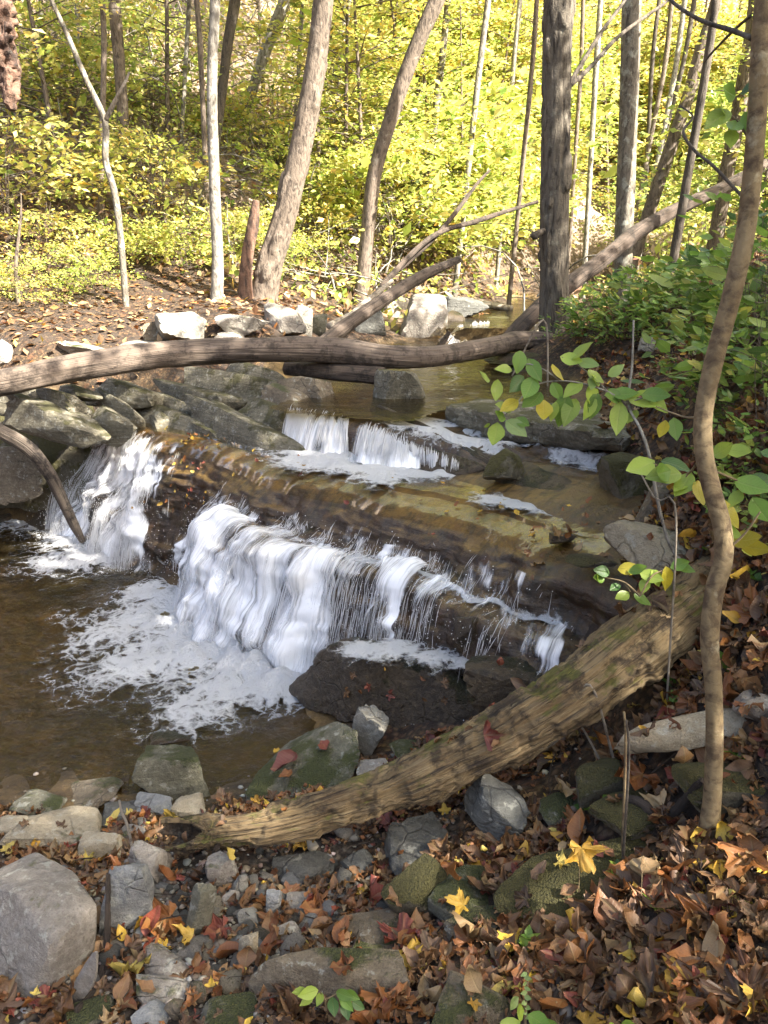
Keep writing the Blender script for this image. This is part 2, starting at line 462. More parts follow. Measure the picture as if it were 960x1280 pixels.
CTRL_XY = [
 (-3,4.5,-.25),(-2.2,4.2,-.25),(-1.6,3.7,-.2),(-1,3.6,-.22),(-3,6.0,-.25),(-4,5,-.2),(-2.5,3.2,-.12),(-3.5,2.8,.0),(-1.3,4.3,-.3),(-.7,3.5,-.15),(-.4,3.4,.0),(-2.2,5.2,-.3),
 (-5,5,.1),(-6.5,4.5,.8),(-5,6.6,.8),(-3.9,6.4,.3),(-3.2,6.6,-.1),(-2.55,6.75,.1),(-2.8,6.9,.3),
 (-.8,4.6,.3),(.0,4.1,.4),(.6,3.5,.5),(-1.6,5.6,.3),(-.3,5.0,.6),(.4,4.4,.7),(.8,4.2,.8),(-1.5,6.4,.7),(-.6,6.0,.8),
 (.2,6.3,.95),(.9,6.2,.95),(.5,7.5,1.0),(1.1,8.9,1.05),(.2,9,1.05),(1.5,7,1.1),(1.9,6,1.4),(-.7,7.2,1.1),(-1.4,7.3,1.1),(-.8,8.6,1.2),
 (-2.2,7.0,1.05),(-3,7.2,1.2),(-4,7.4,1.25),
 (1.05,10.2,1.2),(1.5,11.5,1.3),(2.1,13.5,1.34),(3.4,16,1.36),(5,20,1.4),(8,26,2.2),
 (2.6,10.2,1.5),(3.6,13,1.75),(5.5,16,2.0),
 (0,12,1.65),(1.1,14.2,1.65),(2.4,17.3,1.8),
 (0,0,.60),(-2,0,.35),(-2,1.5,.12),(-3,2,.1),(2,0,1.2),(2.2,2,1.5),(3,3.5,2.0),(0,-5,.9),(-4,0,.4),(5,5,2.9),(5,0,2.6),(8,8,4.2),(8,-5,3.5),(14,4,7),(-8,-8,.5),(10,-15,4),
 (4,9,2.1),(6,12,3.0),(10,15,5),(15,25,9),(9,20,4),(14,36,11),
 (-3,9.5,1.75),(-5,9,1.9),(-7,8,2.1),(-2.5,11,2.1),
 (-6,12,4.0),(-2,13.2,3.0),(1,15.8,2.9),(4,21,3.2),(-2,18,6.0),(-9,15,7.5),(2,24,8.0),(8,31,7.5),(-2,26,11.5),(-16,24,17),(10,40,14),(20,40,15),(0,45,24),
 (-12,6,5),(-18,0,6),(-25,15,14),(20,60,26),(-30,45,34),(32,30,15),(0,80,36),(45,80,36),(-50,80,45),(60,40,25),(40,0,20),(-60,0,25),(0,-40,8),(50,-40,22),(-50,-40,12),(90,100,40),(-90,100,50)]
CT = np.array([Pz(*c) for c in CTRL_PX] + [np.array(c, float) for c in CTRL_XY])
_c2 = .35
def _ker(a, b):
    return np.sqrt(((a[:, None, :2] - b[None, :, :2]) ** 2).sum(-1) + _c2)
_n = len(CT)
_A = np.zeros((_n + 3, _n + 3))
_A[:_n, :_n] = _ker(CT, CT) - np.eye(_n) * 0.02
_A[:_n, _n] = 1; _A[:_n, _n + 1:] = CT[:, :2]; _A[_n:, :_n] = _A[:_n, _n:].T
_W = np.linalg.solve(_A, np.concatenate([CT[:, 2], np.zeros(3)]))
def H0(x, y):
    x = np.asarray(x, float); y = np.asarray(y, float)
    p = np.stack([x.ravel(), y.ravel()], -1); out = np.empty(len(p))
    for i in range(0, len(p), 20000):
        q = p[i:i + 20000]
        out[i:i + 20000] = _ker(q, CT) @ _W[:_n] + _W[_n] + q @ _W[_n + 1:]
    return out.reshape(x.shape)
def H(x, y):
    x = np.asarray(x, float); y = np.asarray(y, float)
    z = H0(x, y)
    far = sstep(8, 25, np.hypot(x, y))
    z = z + fbm(xyz(x * 1.1, y * 1.1), 3, 3) * .05 * (1 + 5 * far) + fbm(xyz(x * 6, y * 6), 3, 9) * .018
    z = z + far * fbm(xyz(x * .22, y * .22), 3, 21) * .55
    return z
def hz(x, y): return float(H(np.array([x]), np.array([y]))[0])
def Pg(px, py, lift=0.0):
    """first point where the ray through a photo pixel meets the ground"""
    d = ray(px, py); t = np.concatenate([np.arange(.8, 12, .03), np.arange(12, 80, .15)])
    P = np.array((0, 0, CAM_H)) + d * t[:, None]
    under = P[:, 2] < H(P[:, 0], P[:, 1]) + lift
    i = int(np.argmax(under)) if under.any() else len(t) - 1
    return P[i]
def dens_axis(lo, hi, flo, fhi, step, grow=1.09):
    a = list(np.arange(flo, fhi + step / 2, step)); s = step
    while a[-1] < hi: s *= grow; a.append(a[-1] + s)
    s = step
    while a[0] > lo: s *= grow; a.insert(0, a[0] - s)
    return np.array(a)
GX = dens_axis(-120, 120, -3.6, 2.6, .03, 1.045); GY = dens_axis(-60, 130, .9, 7.5, .03, 1.03)
_X, _Y = np.meshgrid(GX, GY, indexing='ij'); _Z = H(_X, _Y)
_t, _d = xy2td(_X, _Y)
bed = sstep(.12, -.02, _Z) * (_Y < 8) * (_X > -6)
up_bed = sstep(1.3, 1.18, _Z) * (_Y > 5) * (_Y < 11) * (_X > -1.2) * (_X < 2.4)
up_bed2 = sstep(1.5, 1.4, _Z) * (_Y >= 10.5) * (_Y < 24) * (_X > 0)
bed = np.clip(bed + up_bed + up_bed2 + 1.4 * np.exp(-((_X + 2.7) ** 2 + (_Y - 6.6) ** 2) / .3), 0, 1)
gravel = np.exp(-((_X + .7) / 1.1) ** 2 - ((_Y - 1.9) / .8) ** 2)
hillm = sstep(10.5, 14, _Y) * sstep(1.7, 3.0, _Z)

M_ = Mat('ground_soil'); P_ = M_.coord('Object')
wp_ = M_.mix(.06, P_, M_.noise(P_, 9, 3, out='Color'))
cell = M_.n('ShaderNodeTexVoronoi'); M_.set(cell.inputs['Vector'], wp_); M_.set(cell.inputs['Scale'], 16)
cell2 = M_.n('ShaderNodeTexVoronoi'); M_.set(cell2.inputs['Vector'], wp_); M_.set(cell2.inputs['Scale'], 34)
sp_ = M_.n('ShaderNodeSeparateColor'); M_.set(sp_.inputs[0], cell.outputs['Color'])
sp2_ = M_.n('ShaderNodeSeparateColor'); M_.set(sp2_.inputs[0], cell2.outputs['Color'])
litc = M_.ramp(sp_.outputs[0], [(0, (.035, .02, .012)), (.3, (.09, .045, .02)), (.55, (.16, .085, .035)), (.75, (.12, .045, .02)), (.9, (.24, .15, .06)), (1, (.2, .09, .03))])
litc2 = M_.ramp(sp2_.outputs[1], [(0, (.03, .02, .013)), (.4, (.1, .055, .028)), (.7, (.17, .1, .05)), (1, (.28, .2, .1))])
lit_ = M_.mix(M_.ramp(M_.noise(P_, 14, 3), [(.4, 0), (.6, 1)]), litc, litc2)
edge_ = M_.ramp(cell2.outputs['Distance'], [(.25, 1), (.6, .25)])
lit_ = M_.mix(1.0, lit_, edge_, 'MULTIPLY')
soil_ = M_.mix(M_.noise(P_, 30, 5), (.028, .02, .014), (.075, .052, .034))
gcol = M_.mix(M_.ramp(M_.noise(P_, 4, 4, .6), [(.33, 0), (.5, 1)]), soil_, lit_)
grav_ = M_.mix(M_.ramp(cell2.outputs['Distance'], [(.2, 0), (.6, 1)]), M_.mix(sp2_.outputs[0], (.1, .09, .075), (.3, .28, .24)), (.02, .016, .012))
gcol = M_.mix(M_.math('MULTIPLY', M_.attr('gravel'), M_.ramp(M_.noise(P_, 7, 3), [(.4, 0), (.6, .8)])), gcol, grav_)
hl_ = M_.mix(M_.noise(P_, 5, 6, .7), M_.mix(sp_.outputs[0], (.22, .15, .10), (.55, .42, .32)), M_.mix(sp2_.outputs[0], (.08, .06, .04), (.44, .35, .23)))
gcol = M_.mix(M_.attr('hill'), gcol, hl_)
bed_ = M_.mix(M_.ramp(M_.noise(P_, 1.6, 5, .65, 1.0), [(.38, 0), (.62, 1)]), (.035, .024, .009), (.27, .165, .045))
bed_ = M_.mix(M_.math('MULTIPLY', M_.ramp(cell.outputs['Distance'], [(.1, 0), (.5, 1)]), .35), bed_, (.03, .02, .01))
gcol = M_.mix(M_.attr('bed'), gcol, bed_)
hb_ = M_.math('ADD', M_.math('MULTIPLY', cell2.outputs['Distance'], -.6), M_.noise(P_, 60, 5, .7))
hs_ = M_.n('ShaderNodeHueSaturation'); M_.set(hs_.inputs['Value'], .74); M_.set(hs_.inputs['Color'], gcol); gcol = hs_.outputs[0]
mat_ground = M_.done(M_.bsdf(Base_Color=gcol, Roughness=M_.ramp(M_.attr('bed'), [(0, .9), (1, .6)]), Normal=M_.bump(hb_, .9, .02)))
gm = MB().add(np.stack([_X, _Y, _Z], -1), grid_faces(len(GX), len(GY))[:, ::-1], np.stack([_X, _Y], -1))
tag(gm.build('ground', mat_ground, attrs={'bed': bed, 'gravel': gravel, 'hill': hillm}), kind='structure')

# ------------------------------------------------------------------ bedrock ledge (swept profile in strike / downstream frame)
# per station t: list of 11 (d, z): back, back2, shelf back, shelf mid, crest, brow, lip, ridge inner, ridge outer, base, foot
ST = [
 (-.3, [(-2.4,.9),(-1.4,1.0),(-.8,1.0),(-.4,.98),(-.05,.95),(.05,.88),(.11,.76),(.18,.55),(.23,.38),(.3,.05),(.36,-.35)]),
 (-.1, [(-2.4,.9),(-1.4,1.0),(-.8,1.0),(-.4,.97),(-.05,.95),(.06,.88),(.12,.76),(.2,.55),(.26,.38),(.36,.05),(.45,-.35)]),
 (.2, [(-2.4,.9),(-1.4,1.0),(-.8,.97),(-.4,.955),(-.06,.94),(.07,.86),(.16,.7),(.24,.5),(.32,.36),(.42,.05),(.52,-.35)]),
 (.58,[(-2.4,.9),(-1.4,1.0),(-.8,.97),(-.4,.955),(-.08,.945),(.04,.88),(.13,.74),(.19,.54),(.26,.36),(.35,.05),(.42,-.35)]),
 (.80,[(-2.4,.9),(-1.4,1.0),(-.8,.97),(-.4,.96),(-.1,.95),(.05,.90),(.15,.77),(.20,.58),(.22,.36),(.24,.1),(.26,-.35)]),
 (1.2,[(-2.4,.9),(-1.4,1.0),(-.8,.97),(-.4,.96),(-.12,.955),(.05,.90),(.15,.77),(.20,.58),(.24,.36),(.28,.1),(.30,-.35)]),
 (1.5, [(-2.4,.9),(-1.3,1.0),(-.75,.97),(-.4,.96),(-.14,.955),(.04,.90),(.155,.775),(.215,.63),(.34,.50),(.5,.05),(.56,-.35)]),
 (1.66,[(-2.4,.9),(-1.0,1.05),(-.62,.98),(-.4,.96),(-.14,.957),(.04,.90),(.155,.775),(.22,.65),(.40,.55),(.58,.05),(.66,-.35)]),
 (1.76,[(-2.4,.95),(-.60,1.17),(-.43,.985),(-.32,.965),(-.14,.957),(.04,.90),(.155,.775),(.22,.65),(.41,.56),(.6,.05),(.68,-.35)]),
 (2.1, [(-2.4,.95),(-.61,1.175),(-.43,.985),(-.32,.965),(-.14,.957),(.04,.90),(.155,.775),(.22,.655),(.42,.57),(.62,.05),(.7,-.35)]),
 (2.6, [(-2.4,.95),(-.66,1.155),(-.47,.985),(-.34,.965),(-.14,.96),(.04,.905),(.155,.78),(.22,.66),(.42,.59),(.6,.1),(.68,-.35)]),
 (2.95,[(-2.4,.95),(-.74,1.12),(-.54,.99),(-.35,.965),(-.16,.96),(.03,.91),(.15,.79),(.22,.66),(.40,.61),(.5,.25),(.56,-.35)]),
 (3.35,[(-2.4,.9),(-1.3,1.12),(-.78,1.08),(-.42,1.0),(-.17,.965),(.02,.92),(.14,.81),(.22,.665),(.37,.63),(.45,.36),(.5,-.2)]),
 (3.8,[(-2.4,.9),(-1.3,1.14),(-.7,1.1),(-.36,1.06),(-.17,.975),(.0,.93),(.12,.83),(.20,.67),(.36,.645),(.43,.42),(.5,-.2)]),
 (4.2,[(-2.4,.95),(-1.3,1.16),(-.7,1.12),(-.36,1.08),(-.18,1.0),(.0,.95),(.13,.86),(.18,.68),(.34,.62),(.40,.45),(.5,-.1)]),
 (4.6,[(-2.4,1.0),(-1.3,1.2),(-.7,1.15),(-.36,1.1),(-.18,1.03),(.0,.98),(.15,.88),(.2,.72),(.34,.64),(.4,.48),(.5,.0)]),
 (5.4,[(-2.4,1.0),(-1.3,1.25),(-.7,1.2),(-.36,1.12),(-.18,1.05),(.02,1.0),(.17,.9),(.2,.74),(.34,.66),(.4,.5),(.5,.1)])]
_st_t = np.array([s[0] for s in ST]); _st = np.array([s[1] for s in ST])      # (S, 11, 2)
def ledge_profile(t):
    """(n,) -> (n, 11, 2)"""
    return np.stack([np.stack([np.interp(t, _st_t, _st[:, j, k]) for k in (0, 1)], -1) for j in range(11)], 1)
# s from 0 to 10 walks the control points
def ledge_dz(t, s):
    t = np.asarray(t, float); s = np.clip(np.asarray(s, float), 0, 10)
    Pf = ledge_profile(t.ravel()).reshape(t.shape + (11, 2))
    i = np.clip(np.floor(s).astype(int), 0, 9); f = (s - i)[..., None]
    def g(k): return np.take_along_axis(Pf, np.clip(k, 0, 10)[..., None, None].repeat(2, -1), -2)[..., 0, :]
    a, b, c, d = g(i - 1), g(i), g(i + 1), g(i + 2)
    dw = sstep(2.6, 4.6, s) * (fbm(np.stack([t * 1.5, 0 * t, 0 * t], -1), 4, 91) * .075 + .03 * fbm(np.stack([t * 7, s * .6, 0 * t], -1), 2, 92))
    lin = b + (c - b) * f
    cr = .5 * (2 * b + (c - a) * f + (2 * a - 5 * b + 4 * c - d) * f ** 2 + (3 * b - a - 3 * c + d) * f ** 3)
    q = lin * .45 + cr * .55; q[..., 0] += dw
    return q
def ledge_pt(t, s, off=0.0, rough=True):
    t = np.asarray(t, float); s = np.asarray(s, float); t, s = np.broadcast_arrays(t, s)
    q = ledge_dz(t, s); e = .03
    dq = ledge_dz(t, np.minimum(s + e, 10)) - ledge_dz(t, np.maximum(s - e, 0))
    nd = np.stack([-dq[..., 1], dq[..., 0]], -1); nd = nd / np.maximum(np.linalg.norm(nd, axis=-1, keepdims=True), 1e-6)
    nd = nd * np.where(nd[..., 1:] < -.6, -1, 1)
    o = np.asarray(off, float) + 0 * t
    if rough:
        w = np.stack([t * 2.2, q[..., 0] * 3, q[..., 1] * 5], -1)
        o = o + (fbm(w * 1.4, 3, 41) * .028 + np.abs(fbm(np.stack([t * 5, q[..., 0] * 9, q[..., 1] * 16], -1), 3, 43)) * .02) * sstep(4.9, 6.0, s) + fbm(np.stack([t * 1.2, q[..., 0] * 5, q[..., 1] * 5], -1), 3, 47) * (.007 + .014 * sstep(5.2, 6.2, s) + .02 * sstep(3.0, 2.0, s)) + (np.abs(fbm(np.stack([t * 1.1, q[..., 0] * 7, 0 * t], -1), 4, 57)) * -.09 + .03) * sstep(2.4, 1.6, s) * sstep(2.2, 2.9, t) + fbm(np.stack([t * 3.4, q[..., 1] * 7, q[..., 0] * 3], -1), 3, 53) * .03 * sstep(6.8, 7.6, s) * sstep(9.8, 9.0, s)
    q = q + nd * o[..., None]
    x, y = td2xy(t, q[..., 0])
    return np.stack([x, y, q[..., 1]], -1)
tt = np.arange(-.28, 5.4, .022)
ss = np.concatenate([np.linspace(0, 3, 50), np.linspace(3, 10, 150)[1:]])
LT, LS = np.meshgrid(tt, ss, indexing='ij')
LV = ledge_pt(LT, LS)
M_ = Mat('wet_bedrock'); P_ = M_.coord('Object')
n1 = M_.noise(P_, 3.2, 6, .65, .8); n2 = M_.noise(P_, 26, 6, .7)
sunlit_gold = M_.mix(n2, (.07, .04, .011), (.22, .135, .033))  # algae tint, with the gold of sunlit shallow water painted into the rock
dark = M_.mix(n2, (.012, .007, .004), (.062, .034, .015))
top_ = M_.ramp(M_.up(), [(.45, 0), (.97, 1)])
c_ = M_.mix(M_.math('MULTIPLY', M_.attr('sunlit_gold'), M_.math('MULTIPLY', top_, M_.ramp(n1, [(.36, .25), (.6, 1)]))), dark, sunlit_gold)
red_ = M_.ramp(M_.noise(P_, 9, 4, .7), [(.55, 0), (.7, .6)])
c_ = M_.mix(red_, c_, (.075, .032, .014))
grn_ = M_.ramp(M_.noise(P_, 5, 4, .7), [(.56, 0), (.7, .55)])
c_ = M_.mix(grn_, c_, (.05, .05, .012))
mp_ = M_.n('ShaderNodeMapping'); M_.set(mp_.inputs[0], M_.coord('UV')); M_.set(mp_.inputs[3], (17, 1.3, 1))
sk_ = M_.noise(mp_.outputs[0], 1.0, 5, .65, .4)
c_ = M_.mix(M_.ramp(sk_, [(.38, .75), (.5, 0)]), c_, (.010, .007, .004)); c_ = M_.mix(M_.ramp(sk_, [(.56, 0), (.72, .4)]), c_, (.17, .11, .035))
stv = M_.noise(M_.coord('Object', (3, 3, 45)), 1, 4, .6)
mat_wet = M_.done(M_.bsdf(Base_Color=c_, Roughness=M_.math('ADD', .16, M_.math('MULTIPLY', n2, .4)), Specular_IOR_Level=.6,
    Normal=M_.bump(M_.math('ADD', n2, M_.math('MULTIPLY', stv, .6)), .8, .02)))
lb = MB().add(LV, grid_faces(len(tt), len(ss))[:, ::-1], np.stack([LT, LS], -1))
tag(lb.build('rock_ledge', mat_wet, attrs={'sunlit_gold': sstep(1.9, 2.6, LS) * (1 - sstep(3.7, 4.3, LT)) + .25}), 'wet brown bedrock ledge the creek slides over', kind='structure')  # mask paints the sunlit look of the shelf into the ledge colour

# ------------------------------------------------------------------ water
def water_mat(name, tint, murk, murkc, bump=.25, scale=9, gr=.04, ior=1.33, refl=1.0):
    M = Mat(name); P = M.coord('Object')
    h = M.math('ADD', M.noise(P, scale, 4, .55, .6), M.math('MULTIPLY', M.noise(P, scale * 3.2, 3, .5, .4), .35))
    nr = M.bump(h, bump, .03)
    tr = M.n('ShaderNodeBsdfTransparent'); M.set(tr.inputs[0], tint)
    df = M.n('ShaderNodeBsdfDiffuse'); M.set(df.inputs[0], murkc)
    body = M.mixsh(murk, tr.outputs[0], df.outputs[0])
    gl = M.n('ShaderNodeBsdfGlossy'); M.set(gl.inputs['Roughness'], gr); M.set(gl.inputs['Normal'], nr)
    fr = M.n('ShaderNodeFresnel'); M.set(fr.inputs[0], ior); M.set(fr.inputs['Normal'], nr)
    sh = M.mixsh(M.math('MULTIPLY', fr.outputs[0], refl), body, gl.outputs[0])
    return M.done(sh)
mat_pool = water_mat('pool_water', (.80, .68, .42), .33, (.046, .036, .017), .75, 7)
mat_film = water_mat('thin_water', (.95, .88, .72), .03, (.12, .1, .06), .2, 9, .2, 1.2, .28)

def sheet(name, mat, x0, x1, y0, y1, z, step, keep=None, label=None, amp=.006):
    xs = np.arange(x0, x1, step); ys = np.arange(y0, y1, step)
    X, Y = np.meshgrid(xs, ys, indexing='ij')
    Z = z + amp * fbm(xyz(X * 4, Y * 4), 3, 5)
    F = grid_faces(len(xs), len(ys))[:, ::-1]
    if keep is not None:
        k = keep(X, Y).ravel()
        F = F[k[F].any(1)]
    used = np.unique(F); mp = np.zeros(X.size, int); mp[used] = np.arange(len(used))
    V = np.stack([X, Y, Z], -1).reshape(-1, 3)[used]
    o = MB().add(V, mp[F], V[:, :2]).build(name, mat)
    return tag(o, label, kind='structure')
def in_poly(P, X, Y):
    P = np.asarray(P); r = np.zeros(X.shape, bool)
    for i in range(len(P)):
        (x1, y1), (x2, y2) = P[i][:2], P[i - 1][:2]
        c = ((y1 > Y) != (y2 > Y)) & (X < (x2 - x1) * (Y - y1) / (y2 - y1 + 1e-12) + x1)
        r ^= c
    return r
def behind_ledge(X, Y):
    t, d = xy2td(X, Y); return (d > .05) | (t < -.6)
sheet('pool_water', mat_pool, -7, .8, 2.2, 7.4, 0.0, .04, lambda X, Y: behind_ledge(X, Y) & (H(X, Y) < .12), 'murky brown plunge pool below the falls')
UP = [Pz(px, py, 1.22) for px, py in [(340,508),(365,515),(430,520),(510,526),(545,512),(575,505),(700,502),(740,470),(690,440),(670,424),(600,417),(540,419),(440,424),(405,440),(440,470),(380,495)]]
sheet('creek_water', mat_pool, -2, 3, 4, 11.5, 1.215, .04, lambda X, Y: in_poly(UP, X, Y), 'calm golden upper pool behind the falls', .004)
F1 = [Pz(px, py, 1.42) for px, py in [(560,410),(640,410),(700,405),(720,390),(760,372),(800,358),(740,352),(690,364),(600,384),(560,396)]]
sheet('creek_water', mat_pool, -1, 8, 9, 26, 1.42, .08, lambda X, Y: in_poly(F1, X, Y), 'far bend of the creek above the little cascade', .004)

# thin water sliding over the shelf and brow
t_f = np.arange(-.2, 4.25, .02); s_f = np.linspace(2.0, 5.4, 100)
FT, FS = np.meshgrid(t_f, s_f, indexing='ij')
FV = ledge_pt(FT, FS, .013, False)
lev = np.interp(FT, [0, 1.2, 2.5, 3.3, 4.3], [.970, .978, .988, .994, .998])
FV[..., 2] = np.where(FS < 4.2, np.maximum(FV[..., 2], lev), FV[..., 2])
FV[..., 2] += .0012 * fbm(xyz(FT * 7, FS * 3), 3, 77)
_ff = grid_faces(len(t_f), len(s_f))[:, ::-1]; _raw = ledge_pt(FT, FS)[..., 2]
_ff = _ff[((FS > 3.9) | (_raw < lev + .004)).ravel()[_ff].all(1)]
tag(MB().add(FV, _ff, np.stack([FT, FS], -1)).build('creek_water', mat_film), 'thin clear water sliding over the golden shelf', kind='structure')

# ---- white water: alpha-streaked veils that follow the rock, strands and spray
def white_mat(name, us, vs_, lo, hi, thick=.9):
    M = Mat(name); uv = M.coord('UV'); P = M.coord('Object')
    mp = M.n('ShaderNodeMapping'); M.set(mp.inputs[0], uv); M.set(mp.inputs[3], (us, vs_, 1))
    n = M.noise(mp.outputs[0], 1.0, 5, .65, .35)
    mp2 = M.n('ShaderNodeMapping'); M.set(mp2.inputs[0], uv); M.set(mp2.inputs[3], (us * 3.5, vs_ * 1.3, 1)); M.set(mp2.inputs[1], (3.3, 1.7, 0))
    n2 = M.noise(mp2.outputs[0], 1.0, 3, .6)
    v = M.math('ADD', M.math('MULTIPLY', n, .65), M.math('MULTIPLY', n2, .35))
    a = M.attr('white')
    al = M.n('ShaderNodeMapRange', interpolation_type='SMOOTHSTEP')
    M.set(al.inputs[0], M.math('ADD', v, a)); M.set(al.inputs[1], lo); M.set(al.inputs[2], hi)
    al = M.math('MULTIPLY', al.outputs[0], thick)
    df = M.n('ShaderNodeBsdfDiffuse'); M.set(df.inputs[0], (.86, .88, .9))
    tl = M.n('ShaderNodeBsdfTranslucent'); M.set(tl.inputs[0], (.8, .83, .86))
    gl = M.bsdf(Base_Color=(.95, .96, .97), Roughness=.35, Normal=M.bump(v, .6, .02))
    sh = M.mixsh(.12, gl, tl.outputs[0])
    tr = M.n('ShaderNodeBsdfTransparent')
    return M.done(M.mixsh(al, tr.outputs[0], sh))
mat_veil = white_mat('falling_water', 30, 1.5, .84, 1.24, .95)
M_ = Mat('white_water'); tp_ = M_.n('ShaderNodeBsdfTransparent')
d_ = M_.bsdf(Base_Color=(.95, .96, .97), Roughness=.4); tl_ = M_.n('ShaderNodeBsdfTranslucent'); M_.set(tl_.inputs[0], (.85, .87, .9))
mat_white = M_.done(M_.mixsh(.7, tp_.outputs[0], M_.mixsh(.3, d_, tl_.outputs[0])))

def white_w(t, s):
    """how white the water is at strike t, profile position s (0..1)"""
    t = np.asarray(t, float); s = np.asarray(s, float); s, t = np.broadcast_arrays(s, t)
    tk = [-.4, -.2, -.05, .3, .68, .78, .9, 1.5, 1.6, 1.7, 1.95, 2.3, 2.8, 3.1, 3.4, 3.62, 3.74, 3.95, 4.15, 4.3]
    A = np.interp(t, tk, [0, .25, .5, .55, .45, .15, .02, 0, .1, .2, .06, .0, .0, .0, .0, .0, 0, 0, 0, 0])      # brow
    B = np.interp(t, tk, [0, .55, .85, .95, .9, .4, .02, .04, .5, .72, .72, .66, .6, .58, .55, .6, .38, .34, .22, 0])  # lip to ridge
    C = np.interp(t, tk, [0, .6, .95, 1., 1., .5, .06, .1, .75, 1., 1., 1., .98, .8, .62, .5, .3, .32, .2, 0])   # apron
    R = np.interp(t, tk, [0, .6, .95, 1., 1., .5, .05, .12, .9, 1., 1., 1., 1., .95, .95, .9, .8, .7, .5, 0])   # tread
    left = t < .75
    w = np.where(s < 5.7, A * sstep(4.2, 5.5, s), np.where(s < 6.9, A + (B - A) * sstep(5.8, 6.5, s), np.where(s < 8.0, R, C)))
    w = np.where(left, np.where(s < 6, A * sstep(3.9, 5, s) + (B - A) * sstep(5.2, 6, s), np.where(s < 7, B, C)), w)
    return w
def fan(T, S):
    return -(.52 * (1 - sstep(1.75, 2.9, T)) * (T > 1.05) + .46 * (1 - sstep(.1, .95, T)) * (T < 1.05)) * sstep(6.0, 9.2, S)
def veil(name, t0, t1, s0, s1, off, seed, label, dens=1.0):
    t = np.arange(t0, t1, .018); s = np.linspace(s0, s1, 70)
    T, S = np.meshgrid(t, s, indexing='ij')
    o = off * (.45 + .4 * sstep(5.5, 8, S)) * (1 + .4 * fbm(np.stack([T * 7, S * .5, 0 * T], -1), 3, seed))
    fl = .10 * (S - s0) / (s1 - s0)
    V = ledge_pt(T + fan(T, S) + fl * fbm(np.stack([T * 3, S * .6, 0 * T], -1), 2, seed + 3), S, o)
    V[..., 2] = np.maximum(V[..., 2], -.03)
    w = white_w(T, S) * dens
    br = .46 * fbm(np.stack([T * 4.6, S * .5, 0 * T], -1), 4, seed + 5, .6) + .26 * fbm(np.stack([T * 15, S * .8, 0 * T], -1), 3, seed + 6)       # broad gaps between tongues of water
    a = np.where(w < .02, -1, -.14 + .60 * w + br * (1.5 - w)) - .10 * sstep(2.9, 3.5, T)
    a = a * 1.0 - .25 * (1 - sstep(s0, s0 + .5, S)) - .4 * (1 - sstep(t0, t0 + .08, T)) - .4 * (1 - sstep(t1, t1 - .08, T))
    arc = np.concatenate([np.zeros((len(t), 1)), np.cumsum(np.linalg.norm(np.diff(V, axis=1), axis=-1), 1)], 1)
    uv = np.stack([T + .13 * seed, arc * 1.0 + seed * .37], -1)
    F = grid_faces(len(t), len(s)); aa = a.ravel(); keep = (aa[F] > -.35).any(1)
    return MB().add(V, F[keep], uv).build(name, mat_veil, attrs={'white': a}) if label is None else \
        tag(MB().add(V, F[keep], uv).build(name, mat_veil, attrs={'white': a}), label, kind='structure')
for nm, t0, t1, s0, lb_ in (('waterfall', -.28, .95, 4.0, 'left waterfall plunging beside the dark mossy rocks'),
                       ('waterfall', 1.5, 4.3, 5.7, 'broad white waterfall spilling over the stepped ledge')):
    root = veil(nm, t0, t1, s0, 9.4, .022, 3, lb_)
    for k, (of, de) in enumerate(((.045, .86), (.08, .7))):
        c = veil('veil', t0, t1, s0 + .6, 9.35, of, 11 + 7 * k, None, de); c.parent = root
    # strands
    rng = np.random.default_rng(int(t1 * 10)); nS = 15000
    T = rng.uniform(t0, t1, nS); S0 = rng.uniform(s0, 9.2, nS)
    keep = rng.random(nS) < white_w(T, S0) * sstep(-.1, .5, fbm(np.stack([T * 9, S0 * .25, 0 * T], -1), 3, 60)) * 1.5 * np.where((S0 > 6.8) & (S0 < 7.9), .25, 1) * np.interp(T, [2.9, 3.4], [.5, .22])
    T, S0 = T[keep], S0[keep]; n = len(T)
    ln = rng.uniform(.2, 1.2, n) * rng.uniform(.3, 1, n); m = 6
    S = S0[:, None] + ln[:, None] * np.linspace(0, 1, m)[None]
    S = np.minimum(S, 9.45)
    TT = T[:, None] + (rng.normal(0, .012, (n, 1)) + 0 * S) * np.linspace(0, 1, m)
    off = (rng.uniform(.02, .085, (n, 1)) + 0 * S) * (.35 + .65 * sstep(5.2, 8, S))
    Pst = ledge_pt(TT + fan(T, S0)[:, None] * .5 + .5 * fan(TT, S), S, off, False); Pst[..., 2] = np.maximum(Pst[..., 2], -.01)
    R = rng.uniform(.0007, .0019, (n, 1)) * np.sin(np.linspace(.25, math.pi - .25, m))[None]
    b = MB(); V, F, uv = batch_tubes(Pst, R, 3); b.add(V, F, uv)
    # droplets thrown clear of the fall
    nd = 4200
    T = rng.uniform(t0, t1, nd); S0 = np.clip(rng.normal(8.7, .9, nd), 6.2, 9.4); kp = rng.random(nd) < white_w(T, S0); T, S0 = T[kp], S0[kp]; nd = len(T)
    C = ledge_pt(T + fan(T, S0), S0, rng.exponential(.06, nd) + .02); C[:, 2] = np.maximum(C[:, 2], .01)
    oc = np.array([(1, 0, 0), (-1, 0, 0), (0, 1, 0), (0, -1, 0), (0, 0, 1), (0, 0, -1)], float); of_ = np.array([(0, 2, 4), (2, 1, 4), (1, 3, 4), (3, 0, 4), (2, 0, 5), (1, 2, 5), (3, 1, 5), (0, 3, 5)])
    V = C[:, None] + oc[None] * rng.uniform(.0012, .0035, (nd, 1, 1)); b.add(V, (of_[None] + (np.arange(nd) * 6)[:, None, None]).reshape(-1, 3))
    so = b.build('water_strands', mat_white); so['kind'] = 'stuff'; so.parent = root

